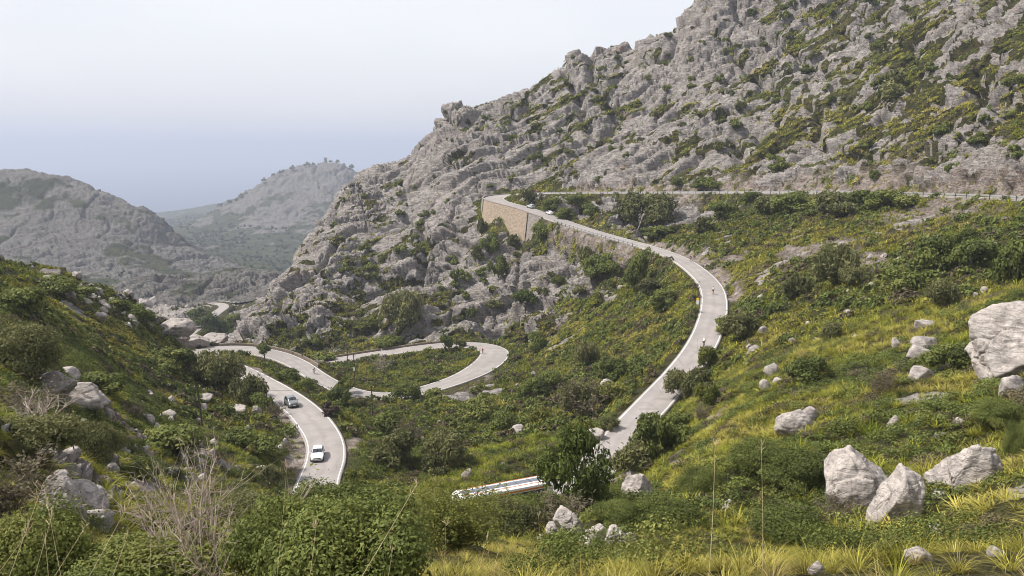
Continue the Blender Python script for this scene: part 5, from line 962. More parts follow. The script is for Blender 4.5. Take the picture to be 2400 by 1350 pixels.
# ------------------------------------------------------------------ distant vegetation and the ruin
def sheet_z(S, zf, x, y):
    r = np.hypot(x, y); t = np.arctan2(x, y); i = np.clip(np.searchsorted(S.rs, r), 0, S.nr - 1); j = np.clip(np.searchsorted(S.th, t), 0, S.nc - 1); return zf[i, j]
FZ = FARS.p[:, 2].reshape(FARS.nr, FARS.nc)
def far_woods():
    rg = np.random.default_rng(77); nzf = fbm(pff / 60, 3, 88).reshape(FARS.x.shape); dens = sstep(.05, .55, .62 - FARS.rock + .75 * nzf) * np.where(FARS.R < 800, .012, np.where(FARS.R < 1300, .0065, .0042))
    ef = FZ / FARS.R; vis = ef >= np.maximum.accumulate(ef, axis=0) - 14 / FARS.R
    A = np.gradient(FARS.rs)[:, None] * np.gradient(FARS.th)[None] * FARS.R; k = rg.poisson(np.clip(np.where(vis & (FARS.R < 3800), dens * A, 0), 0, 2)); idx = np.repeat(np.arange(k.size), k.ravel()); i, j = idx // FARS.nc, idx % FARS.nc
    n = len(idx); print('far clumps', n); V, Fc, C = [], [], []; off = 0
    tm = [leaf_cloud(26, rg, .5, 1, .75, 4) for _ in range(4)]
    pos = FARS.p[idx]; sc = rg.uniform(1.3, 3.8, n) * np.clip(FARS.R[i, j] / 1100, .7, 2.2); pick = rg.integers(0, 4, n); base = np.array([.034, .045, .022]) * rg.uniform(.7, 1.5, (n, 1))
    for q, (tv, tf, ts) in enumerate(tm):
        m = pick == q; v = tv[None] * sc[m][:, None, None] + pos[m][:, None] - np.array([0, 0, .5]); V.append(v.reshape(-1, 3)); Fc.append((tf[None] + (np.arange(m.sum()) * len(tv))[:, None, None] + off).reshape(-1, 4)); off += m.sum() * len(tv)
        C.append((base[m][:, None] * ts[None, :, None]).reshape(-1, 3))
    me = np_mesh('distant_scrub', np.concatenate(V), np.concatenate(Fc), False); cattr(me, 'Col', np.concatenate(C)); me.materials.append(M_SCRUB)
    tag(link(bpy.data.objects.new('distant_scrub', me)), 'dark scrub and woods on the far mountains', 'woodland', kind='stuff')
far_woods()
RIDGE = [(735, 383), (722, 384), (712, 386), (685, 392), (664, 400), (656, 403), (640, 408), (618, 420), (577, 453), (566, 461), (553, 470), (538, 480), (775, 377), (792, 384), (806, 396), (823, 408)]
for k, (px, py) in enumerate(RIDGE):
    Y = 2430 + (px - 520) * .6 if px > 520 else 2400; q = P(px, py, Y); z = float(sheet_z(FARS, FZ, q[0], q[1])); w = [8, 11, 7, 12, 8, 10][k % 6]
    grow('lentisk_small', 0, 0, w, w * .8, 'ridge_tree', 'small dark tree on the hazy far ridge line', 'tree', 'trees on the far ridge', pos=(q[0], q[1], max(z, q[2] - 6)))
def stone_mat(name, c0, c1, scale=1.0, blocks=(1.6, 2.6)):
    t = NT(name); v = t.coord((1, 1, blocks[1] / blocks[0])); vo = t.vor(v, scale * blocks[0], 'F1', 'Color'); ed = t.vor(v, scale * blocks[0], 'DISTANCE_TO_EDGE'); nz_ = t.noise(v, 3 * scale, 4, .7); big = t.noise(v, .12, 3)
    bw = t.n('ShaderNodeSeparateColor'); t.lk(vo, bw.inputs[0]); c = t.ramp(t.math('ADD', t.math('MULTIPLY', bw.outputs[0], .6), t.math('MULTIPLY', nz_, .4)), [(.2, c0), (.8, c1)])
    c = t.mix(t.ramp(ed, [(.02, (.85, .85, .85)), (.07, (0, 0, 0))]), c, tuple(x * .55 for x in c0)); c = t.mix(t.math('MULTIPLY', big, .3), c, (.22, .19, .165))
    t.base(c); t.set(Roughness=.92, Normal=t.bump(t.ramp(ed, [(.0, (0, 0, 0)), (.1, (1, 1, 1))]), .06, .9)); return t.m
M_TAN = stone_mat('tan_masonry', (.215, .165, .118), (.43, .345, .26)); M_GREYST = stone_mat('grey_masonry', (.17, .15, .14), (.32, .28, .26)); M_WALL = stone_mat('brown_rubble_wall', (.16, .125, .095), (.31, .25, .195), 1.6)
def ruin():
    q = P(763, 379, 2600); bm = bmesh.new(); rg = random.Random(5); n = 14; rings = []
    for z, r in ((-8, 6.2), (0, 6.0), (7, 5.6), (12, 5.4)):
        rings.append([bm.verts.new((r * math.cos(k * 2 * math.pi / n), r * math.sin(k * 2 * math.pi / n), z + (rg.uniform(-3.5, 2.5) if z == 12 else 0))) for k in range(n)])
    inner = [bm.verts.new((v.co.x * .72, v.co.y * .72, v.co.z - .5)) for v in rings[-1]]; low = [bm.verts.new((v.co.x * .72, v.co.y * .72, 4)) for v in rings[-1]]; rings += [inner, low]
    for a, b in zip(rings, rings[1:]):
        for k in range(n): bm.faces.new((a[k], a[(k + 1) % n], b[(k + 1) % n], b[k]))
    bm.faces.new(rings[-1]); me = bpy.data.meshes.new('ruined_tower'); bm.to_mesh(me); bm.free(); me.materials.append(M_GREYST); o = link(bpy.data.objects.new('ruined_tower', me)); o.location = q
    tag(o, 'broken stone tower on the summit of the hazy far peak', 'tower')
ruin()

# ------------------------------------------------------------------ walls, rails and kerbs beside the road
def wall_strip(line, nrm, i0, i1, side, o0, thick, zt, zb, name, mat, parent=None, batter=0.0, zend=0.0):
    L = line[i0:i1]; N = nrm[i0:i1]; n = len(L); zt_ = zt + np.zeros(n)
    zb_ = zb if isinstance(zb, np.ndarray) else L[:, 2] + zb
    def row(o, z): 
        oo = (L[:, 3] + o) * side; return np.stack([L[:, 0] + N[:, 0] * oo, L[:, 1] + N[:, 1] * oo, z], 1)
    top = L[:, 2] + zt_; bo = batter * (top - zb_)
    rows = [row(o0, L[:, 2] - .4), row(o0, top), row(o0 + thick * .5, top + .02), row(o0 + thick, top), np.stack([L[:, 0] + N[:, 0] * (L[:, 3] + o0 + thick + bo) * side, L[:, 1] + N[:, 1] * (L[:, 3] + o0 + thick + bo) * side, zb_], 1)]
    V = np.stack(rows, 1); k = V.shape[1]; idx = np.arange(n * k).reshape(n, k); f = np.stack([idx[:-1, :-1], idx[:-1, 1:], idx[1:, 1:], idx[1:, :-1]], 2).reshape(-1, 4)
    me = bpy.data.meshes.new(name); fl = f.tolist() + [idx[0].tolist(), idx[-1][::-1].tolist()]; me.from_pydata(V.reshape(-1, 3).tolist(), [], fl); me.update(); me.materials.append(mat); return link(bpy.data.objects.new(name, me), parent)
def outer_ground(i0, i1, side, off):
    L = RT[i0:i1]; N = RT_N[i0:i1]; o = (L[:, 3] + off) * side; return ground_z(L[:, 0] + N[:, 0] * o, L[:, 1] + N[:, 1] * o)
i0, i1 = 268, 340
zb = smooth1(np.minimum(outer_ground(i0, i1, 1, 2.2), RT[i0:i1, 2] - 1.0), 3) - 1.2
rw = wall_strip(RT, RT_N, i0 + 18, i1 - 12, 1, .45, .55, .38, zb[18:-12], 'retaining_wall', M_TAN, None, .12); tag(rw, 'tall tan stone retaining wall holding up the top hairpin bend', 'wall')
cp_ = wall_strip(RT, RT_N, i0, i1, 1, .38, .72, .52, RT[i0:i1, 2] + .383, 'coping', M_GREYST, rw); cp_['label'] = 'grey coping course along the top of the wall'
e1 = wall_strip(RT, RT_N, i0, i0 + 18, 1, .42, .60, .40, zb[:18], 'end_panel', M_GREYST, rw, .12); e1['label'] = 'grey rounded end of the wall under the hairpin tip'
e2 = wall_strip(RT, RT_N, i1 - 12, i1, 1, .42, .60, .36, zb[-12:], 'end_panel', M_GREYST, rw, .12); e2['label'] = 'grey rubble end of the wall towards the parked cars'
a, b = road_at(1030, 810), road_at(735, 850); tag(wall_strip(RT, RT_N, a, b, 1, .55, .45, .62, -1.6, 'stone_parapet', M_WALL), 'low brown stone wall along the far side of the lower loop', 'wall')
a, b = road_at(522, 820), road_at(722, 868); tag(wall_strip(RT, RT_N, a, b, -1, .55, .45, .62, -1.6, 'stone_parapet', M_WALL), 'low brown stone wall outside the bend with the two red cyclists', 'wall')
M_STEEL = plain('galvanised_steel', (.46, .46, .46), .45, .6); M_POST = plain('dark_rail_posts', (.06, .055, .05), .7); M_WOOD = bark('old_pole_wood', (.045, .034, .027), (.11, .085, .065))
def simple_tube(name, paths, mat, parent=None, sides=6):
    v, f = tubes(paths, sides); me = np_mesh(name, v, f); me.materials.append(mat); return link(bpy.data.objects.new(name, me), parent)
def guard_rail(i0, i1, side, label, step=4, zr=.62):
    L = RT[i0:i1]; N = RT_N[i0:i1]; o = (L[:, 3] + .62) * side; X = L[:, 0] + N[:, 0] * o; Y = L[:, 1] + N[:, 1] * o; Z = L[:, 2] + L[:, 4] * o
    root = empty('guard_rail', (X[0], Y[0], Z[0])); tag(root, label, 'guard rail'); prof = [(-.02, -.16), (.05, -.08), (-.02, 0), (.05, .08), (-.02, .16)]
    V = np.stack([np.stack([X + N[:, 0] * a * -side, Y + N[:, 1] * a * -side, Z + zr + b], 1) for a, b in prof], 1) - np.array(root.location); n, k = V.shape[:2]; idx = np.arange(n * k).reshape(n, k); f = np.stack([idx[:-1, :-1], idx[:-1, 1:], idx[1:, 1:], idx[1:, :-1]], 2).reshape(-1, 4)
    me = np_mesh('rail', V.reshape(-1, 3), f); me.materials.append(M_STEEL); ro = link(bpy.data.objects.new('rail', me), root); md = ro.modifiers.new('thick', 'SOLIDIFY'); md.thickness = .03
    bm = bmesh.new(); bmesh.ops.create_cube(bm, size=1.0)
    for q in bm.verts: q.co = (q.co.x * .12, q.co.y * .12, q.co.z * 1.5 + .1)
    pm = bpy.data.meshes.new('post'); bm.to_mesh(pm); bm.free(); pm.materials.append(M_POST)
    for q in range(1, n - 1, step):
        p_ = bpy.data.objects.new('post', pm); link(p_, root); p_.location = Vector((X[q] + N[q, 0] * .14 * side, Y[q] + N[q, 1] * .14 * side, Z[q])) - root.location
guard_rail(14, 250, -1, 'long steel guard rail along the valley side of the upper road', 4)
guard_rail(road_at(1318, 520), road_at(1520, 580), 1, 'guard rail on dark posts below the parked cars', 3)

# ------------------------------------------------------------------ marker stones
M_WHITE = plain('white_paint', (.80, .79, .77), .5); M_YEL = plain('yellow_paint', (.80, .52, .02), .5)
def marker(i, side, off, h, w, label, cap=None):
    p = RT[i, :3] + np.r_[RT_N[i] * (RT[i, 3] + off) * side, 0]; root = empty('marker_stone', p, math.atan2(RT_T[i, 1], RT_T[i, 0])); tag(root, label, 'road marker')
    def part(nm, z0, z1, mat, arch):
        bm = bmesh.new(); n = 10; prof = [(-w / 2, z0), (w / 2, z0)] + ([(w / 2 * math.cos(t), z1 - w / 2 + w / 2 * math.sin(t)) for t in np.linspace(0, math.pi, n)] if arch else [(w / 2, z1), (-w / 2, z1)])
        fr = [bm.verts.new((-w * .3, y, z)) for y, z in prof]; bk = [bm.verts.new((w * .3, y, z)) for y, z in prof]; bm.faces.new(fr[::-1]); bm.faces.new(bk)
        for k in range(len(prof)): bm.faces.new((fr[k], fr[(k + 1) % len(prof)], bk[(k + 1) % len(prof)], bk[k]))
        me = bpy.data.meshes.new(nm); bm.to_mesh(me); bm.free(); me.materials.append(mat); link(bpy.data.objects.new(nm, me), root)
    if cap: part('stone', -.5, h * .58, M_WHITE, False); part('cap', h * .58 + .002, h, M_YEL, True)
    else: part('stone', -.5, h, M_WHITE, True)
marker(road_at(1672, 712), 1, .75, 1.15, .62, 'white kilometre stone with yellow rounded top beside the right road', True)
marker(road_at(630, 905), -1, .7, .62, .34, 'small white marker stone above the silver car'); marker(road_at(470, 838), 1, .5, .7, .36, 'white marker stone at the left hairpin bend'); marker(road_at(900, 826), 1, .35, .6, .3, 'white marker stone on the lower loop top strand'); marker(90, -1, .45, .8, .4, 'white marker stone at the end of the upper guard rail')

# ------------------------------------------------------------------ poles and cables
POLE_TOP = {}
def pole(key, px, py, tx, ty, label, plate=False):
    p = ground_at(px, py); D = fwd(p); h = (py - ty) * D / F * 1.04; lean = (tx - px) * D / F; root = empty('utility_pole', p); tag(root, label, 'utility pole')
    simple_tube('post', [(np.array([[0, 0, -.6], [lean * .5, 0, h * .5], [lean, 0, h]]), np.array([.15, .13, .10]))], M_WOOD, root, 8)
    simple_tube('cross_arm', [(np.array([[lean - .45, .1, h - .35], [lean + .45, .1, h - .35]]), np.array([.05, .05]))], M_WOOD, root, 6)
    for dx in (-.38, .38): simple_tube('insulator', [(np.array([[lean + dx, .1, h - .3], [lean + dx, .1, h - .2], [lean + dx, .1, h - .1]]), np.array([.04, .06, .03]))], M_WHITE, root, 6)
    if plate:
        bm = bmesh.new(); bmesh.ops.create_cube(bm, size=1.0)
        for q in bm.verts: q.co = (lean * .6 + q.co.x * .42, -.2 + q.co.y * .12, h * .52 + q.co.z * .85)
        me = bpy.data.meshes.new('notice_plate'); bm.to_mesh(me); bm.free(); me.materials.append(M_WHITE); link(bpy.data.objects.new('notice_plate', me), root)
    POLE_TOP[key] = np.array(p) + np.array([lean, .1, h - .12])
pole('a', 477, 1016, 469, 903, 'leaning wooden pole on the near left hillside'); pole('b', 815, 860, 815, 806, 'wooden pole behind the white plate pole inside the lower loop'); pole('c', 832, 902, 831, 832, 'wooden pole with a white plate inside the lower loop', True); pole('d', 873, 982, 873, 905, 'wooden pole in the gully below the lowest road strand')
M_CABLE = plain('dark_cable', (.05, .05, .05), .6)
def cable(a, b, sag, label, r=.014):
    t = np.linspace(0, 1, 40)[:, None]; pts = a * (1 - t) + b * t; pts[:, 2] -= (4 * sag * t * (1 - t))[:, 0]; o = simple_tube('power_cable', [(pts, np.full(40, r))], M_CABLE, None, 5); tag(o, label, 'cable')
PT = POLE_TOP
cable(PT['a'], PT['d'], .8, 'cable from the leaning pole across the silver car road to the gully pole', .022); cable(PT['d'], PT['c'], .5, 'cable from the gully pole up to the white plate pole'); cable(PT['c'], PT['b'], .2, 'short cable between the two poles of the lower loop')
cable(PT['a'], np.array(P(-150, 985, 60)), .6, 'cable running left from the leaning pole over the near hillside'); cable(PT['b'], np.array(P(560, 830, 262)), .8, 'cable leaving the lower loop poles towards the left hairpin')

# ------------------------------------------------------------------ dry grass stalks close to the viewpoint
M_STRAW = bark('dry_straw', (.38, .29, .16), (.56, .46, .29))
STK = [(1652, 1676, 1028, 3.6, 3.4, 'tall straight dry stalk with feathery tip left of the broad dark bush'), (1778, 1783, 1042, 3.9, 2.2, 'thin pale dry stalk left of the biggest boulder'), (838, 978, 1132, 3.2, 3.6, 'thick pale stalk slanting across the big green bush'), (718, 742, 1222, 3.4, 2.4, 'short upright stalk on the big green bush'), (902, 920, 1282, 3.4, 1.6, 'thin short stalk right of the thick slanting stalk'),
       (640, 673, 1078, 3.7, 1.8, 'long thin stalk rising past the bank of the left road'), (478, 545, 1195, 3.5, 1.5, 'thin stalk crossing the dead shrub'), (342, 356, 1192, 3.3, 2.2, 'upright stalk left of the dead shrub'), (200, 310, 1165, 3.1, 2.6, 'long slanting stalk ending by the dead shrub'), (255, 300, 1250, 3.1, 2.0, 'short slanting stalk below the dead shrub twigs'),
       (118, 205, 1225, 3.0, 2.2, 'slanting stalk above the tilted rock'), (72, 122, 1205, 3.0, 2.4, 'stalk leaning right in front of the tilted rock'), (152, 108, 1160, 3.1, 2.2, 'stalk leaning left in front of the tilted rock'), (12, 102, 1130, 2.8, 2.6, 'long stalk leaning right at the left picture edge'), (-20, 70, 1240, 2.8, 2.2, 'bent stalk at the lower left corner'), (105, 105, 1262, 3.2, 1.5, 'thin upright stalk over the corner bush'),
       (1285, 1262, 1205, 4.2, 1.2, 'thin stalk in front of the grey leafy bush'), (1050, 1046, 1210, 3.8, 1.4, 'thin upright stalk in front of the brown broom'), (1160, 1140, 1255, 4.0, 1.2, 'thin stalk right of the brown broom')]
for x0, x1, y1, Y, mm, label in STK:
    b0 = np.array(P(x0, 1352, Y)); tip = np.array(P(x1, y1, Y * 1.03)); d = b0 - tip; k = 1.0; gz = float(ground_z([b0[0]], [b0[1]])[0])
    k = min(3.5, (tip[2] - gz + .1) / max(1e-3, tip[2] - b0[2])) if b0[2] > gz else 1.15
    foot = tip + d * k; t = np.linspace(0, 1, 9)[:, None]; pts = foot * (1 - t) + tip * t; pts[:, 0] += (np.sin(t * 3.1) * .02 * np.sign(x1 - x0 + .1))[:, 0]
    root = empty('dry_stalk', pts[0]); tag(root, label, 'grass stalk'); pts = pts - pts[0]; r = mm * .00055
    simple_tube('stem', [(pts, r * np.linspace(1.25, .5, 9))], M_STRAW, root, 6)
    rg = np.random.default_rng(int(x0 * 7 + y1)); hd = []
    for q in range(9 if mm > 2 else 4):
        a = pts[-1] + (pts[-2] - pts[-1]) * rg.uniform(0, .5); e = rg.normal(0, 1, 3) * .014 + np.array([0, 0, .03]); hd.append((np.array([a, a + e * .6, a + e]), np.array([.0006, .0016, .0005])))
    simple_tube('seed_head', hd, M_STRAW, root, 4)
# ------------------------------------------------------------------ vehicles
M_TYRE = plain('tyre_rubber', (.018, .018, .018), .85); M_RIM = plain('alloy', (.42, .42, .43), .35, .8); M_BLACK = plain('black_trim', (.02, .02, .021), .55); M_GLASS = plain('tinted_glass', (.022, .03, .04), .06, 0, .8, .05); M_LAMP = plain('lamp_glass', (.62, .64, .66), .12, .2, .6); M_RED = plain('red_lamp_glass', (.32, .012, .012), .2)
M_PLATE = plain('plate_white', (.72, .72, .70), .5)
def car_paint(name, col, metal=0.0):
    t = NT(name); v = t.coord(); d = t.noise(v, 2.2, 4); t.base(t.mix(t.math('MULTIPLY', d, .16), col, (.30, .27, .24))); t.set(Roughness=.28, Metallic=metal, Coat_Weight=.6, Coat_Roughness=.08); t.bsdf.inputs['Specular IOR Level'].default_value = .5; return t.m
def lathe_y(prof, n=20):
    """ring around the Y axis from (radius, y) points"""
    prof = np.array(prof); k = len(prof); a = np.arange(n) * 2 * math.pi / n
    V = np.stack([prof[None, :, 0] * np.cos(a)[:, None], np.broadcast_to(prof[None, :, 1], (n, k)), prof[None, :, 0] * np.sin(a)[:, None]], 2)
    i = np.arange(n * k).reshape(n, k); j = np.roll(i, -1, 0); return V.reshape(-1, 3), np.stack([i[:, :-1], i[:, 1:], j[:, 1:], j[:, :-1]], 2).reshape(-1, 4)
def add(name, v, f, mat, parent, smooth=True, loc=None):
    me = np_mesh(name, v, f, smooth); me.materials.append(mat); o = link(bpy.data.objects.new(name, me), parent)
    if loc is not None: o.location = loc
    return o
def wheel(parent, x, y, r, w, name='wheel', rot=None):
    s = 1 if y > 0 else -1; e = bpy.data.objects.new(name, None); link(e, parent); e.location = (x, y, r)
    if rot: e.rotation_euler = rot
    add('tyre', *lathe_y([(r * .62, -w / 2), (r * .94, -w / 2), (r, -w * .3), (r, w * .3), (r * .94, w / 2), (r * .62, w / 2)]), M_TYRE, e)
    add('rim', *lathe_y([(.001, s * w * .36), (r * .25, s * w * .40), (r * .55, s * w * .30), (r * .64, s * w * .46), (r * .64, -s * w * .4)], 15), M_RIM, e, False)
def boxm(name, c, d, mat, parent, bev=.0):
    bm = bmesh.new(); bmesh.ops.create_cube(bm, size=1.0)
    for q in bm.verts: q.co = (c[0] + q.co.x * d[0], c[1] + q.co.y * d[1], c[2] + q.co.z * d[2])
    if bev: bmesh.ops.bevel(bm, geom=list(bm.edges), offset=bev, segments=2, affect='EDGES')
    me = bpy.data.meshes.new(name); bm.to_mesh(me); bm.free(); me.materials.append(mat); return link(bpy.data.objects.new(name, me), parent)
STYLE = {   # fraction of length from the nose: top height, belt height, half width, roof half width (shares of the width)
 'hatch': dict(L=4.35, W=1.80, H=1.46, st=[(0, .56, .50, .70, .60), (.02, .70, .62, .86, .74), (.09, .80, .72, .96, .82), (.20, .90, .82, 1, .84), (.285, .97, .88, 1, .84), (.33, 1.10, .90, 1, .80), (.45, 1.40, .92, 1, .72), (.55, 1.46, .93, 1, .72), (.72, 1.44, .95, 1, .72), (.85, 1.34, .97, .99, .70), (.94, 1.06, .96, .96, .74), (.98, .90, .84, .92, .76), (1, .62, .56, .80, .66)], ws=(.300, .445), sw=(.345, .86), rw=(.86, .945), wb=(.19, .80), r=.32),
 'suv': dict(L=4.15, W=1.80, H=1.68, st=[(0, .66, .58, .78, .66), (.02, .86, .76, .90, .78), (.08, 1.00, .90, .97, .84), (.22, 1.08, 1.00, 1, .86), (.29, 1.13, 1.03, 1, .86), (.33, 1.27, 1.05, 1, .82), (.43, 1.58, 1.06, 1, .76), (.52, 1.67, 1.07, 1, .76), (.75, 1.67, 1.08, 1, .76), (.90, 1.60, 1.10, 1, .76), (.965, 1.24, 1.08, .98, .80), (.985, 1.05, .98, .95, .80), (1, .66, .60, .86, .72)], ws=(.300, .425), sw=(.345, .90), rw=(.905, .965), wb=(.20, .81), r=.36)}
def car(pos, t, style, paint, name, label, spare=False, rails=False, up=0.0):
    S = STYLE[style]; L, Wd = S['L'], S['W'] / 2; st = np.array(S['st']); root = empty(name, pos); root.rotation_euler = (0, math.asin(max(-.3, min(.3, -up))), math.atan2(t[1], t[0])); tag(root, label, 'car', 'cars')
    fr = np.linspace(0, 1, 49); C = np.stack([np.interp(fr, st[:, 0], st[:, k]) for k in range(1, 5)], 1)
    for k in range(4): C[:, k] = np.convolve(np.pad(C[:, k], 1, mode='edge'), [.2, .6, .2], 'valid')
    def ring(f, off=0.0):
        top, belt, hw, rw_ = [np.interp(f, fr, C[:, k]) for k in range(4)]; hw *= Wd; rw_ *= Wd; zb = .26
        pts = [(0, zb), (hw * .86, zb), (hw * .97, zb + .10), (hw, (zb + belt) * .52), (hw * .985, belt - .06), (hw * .955, belt), (rw_ * 1.0, top - .07), (rw_ * .90, top - .012), (rw_ * .5, top + .012), (0, top + .02)]
        return np.array(pts)
    R = np.stack([ring(f) for f in fr]); n, k = R.shape[:2]; X = (L / 2 - fr * L)
    half = np.concatenate([np.broadcast_to(X[:, None, None], (n, k, 1)), R], 2); other = half[:, ::-1][:, 1:-1] * np.array([1, -1, 1]); V = np.concatenate([half, other], 1); m = V.shape[1]
    i = np.arange(n * m).reshape(n, m); j = np.roll(i, -1, 1); f = np.stack([i[:-1], j[:-1], j[1:], i[1:]], 2).reshape(-1, 4)
    me = bpy.data.meshes.new('body'); me.from_pydata(V.reshape(-1, 3).tolist(), [], f[:, ::-1].tolist() + [i[0].tolist(), i[-1][::-1].tolist()]); me.update(); me.polygons.foreach_set('use_smooth', np.ones(len(me.polygons), bool)); me.materials.append(paint); body = link(bpy.data.objects.new('body', me), root)
    def patch(nm, f0, f1, a, b, mat, sides, off=.012, taper=0.0):
        """glass lying on the shell between two stations and two ring positions (a, b in ring index units)"""
        fs = np.linspace(f0, f1, 8); us = np.linspace(a, b, 7)
        for s in sides:
            P_ = []
            for q, ff in enumerate(fs):
                rr = ring(ff); col = [np.array([L / 2 - ff * L, np.interp(u, np.arange(10), rr[:, 0]), np.interp(u, np.arange(10), rr[:, 1])]) for u in us]; P_.append(col)
            P_ = np.array(P_); ctr = np.array([P_[..., 0].mean(), 0, .75]); nrm = P_ - ctr; nrm /= np.linalg.norm(nrm, axis=2)[..., None]; P_ = P_ + nrm * off
            if s == 0: P_ = np.concatenate([P_, P_[:, ::-1] * np.array([1, -1, 1])], 1)
            else: P_ = P_ * np.array([1, s, 1])
            nn, kk_ = P_.shape[:2]; ix = np.arange(nn * kk_).reshape(nn, kk_); add(nm, P_.reshape(-1, 3), np.stack([ix[:-1, :-1], ix[:-1, 1:], ix[1:, 1:], ix[1:, :-1]], 2).reshape(-1, 4), mat, root)
    patch('windscreen', *S['ws'], 6.9, 9, M_GLASS, (0,)); patch('rear_window', *S['rw'], 6.9, 9, M_GLASS, (0,)); patch('side_window', *S['sw'], 5.15, 5.92, M_GLASS, (1, -1))
    hb = .70 if style == 'hatch' else .86
    patch('headlight', .008, .075, 3.9, 5.6, M_LAMP, (1, -1), .014); patch('tail_light', .955, .992, 3.7, 5.2, M_RED, (1, -1), .014)
    boxm('grille', (L / 2 - .02, 0, hb - .10), (.10, Wd * 1.15, .10), M_BLACK, root, .02); boxm('air_intake', (L / 2 - .03, 0, .40), (.10, Wd * 1.45, .13), M_BLACK, root, .02)
    boxm('number_plate', (L / 2 + .035, 0, .50), (.02, .52, .11), M_PLATE, root); boxm('number_plate', (-L / 2 - .015, 0, .62 if style == 'suv' else .80), (.03, .52, .11), M_PLATE, root)
    for s in (1, -1):
        boxm('wing_mirror', (L / 2 - .335 * L, s * (Wd + .09), .98 if style == 'hatch' else 1.14), (.12, .20, .14), paint, root, .03)
        for fx in S['wb']:
            wx = L / 2 - fx * L; add('wheel_arch', *lathe_y([(.001, s * .012), (S['r'] * 1.16, s * .012), (S['r'] * 1.16, -s * .1)], 24), M_BLACK, root, False, (wx, s * Wd * 1.0, S['r'])); wheel(root, wx, s * (Wd - .07), S['r'], .21)
        if rails: simple_tube('roof_rail', [(np.array([[.75, s * .60, 1.66], [.5, s * .60, 1.735], [-1.2, s * .60, 1.735], [-1.5, s * .60, 1.66]]), np.full(4, .022))], M_STEEL, root)
    boxm('under_trim', (0, 0, .25), (L * .93, Wd * 1.9, .10), M_BLACK, root, .03)
    if spare: wheel(root, -L / 2 - .10, .0001, .33, .2, 'spare_wheel', (0, 0, math.pi / 2)); root.children[-1].location.z = 1.0
    return root
def on_road(i, off):
    p = RT[i, :3] + np.r_[RT_N[i] * off, RT[i, 4] * off]; g = (RT[min(i + 3, NRT - 1), 2] - RT[max(i - 3, 0), 2]) / 6.0; return p, RT_T[i], g
SILVER = car_paint('silver_car_paint', (.19, .20, .21), .5); WHITE = car_paint('white_car_paint', (.80, .80, .80)); GREY4 = car_paint('light_grey_car_paint', (.52, .54, .55), .3)
def put_car(px, py, off, rev, *a, **k):
    i = road_at(px, py); p, t, g = on_road(i, off); s = -1 if rev else 1; return car(p + np.array([0, 0, .012]), t * s, *a, up=g * s, **k)
put_car(762, 1072, -1.1, True, 'hatch', WHITE, 'car', 'white hatchback driving towards the viewer on the left road')
put_car(690, 955, -.9, True, 'suv', SILVER, 'car', 'silver compact car with roof rails driving round the left bend', rails=True)
put_car(1228, 488, -3.2, True, 'suv', GREY4, 'car', 'light grey off-roader with spare wheel parked at the top hairpin', spare=True)
put_car(1273, 503, -3.0, True, 'hatch', WHITE, 'car', 'white car parked behind the light grey off-roader')

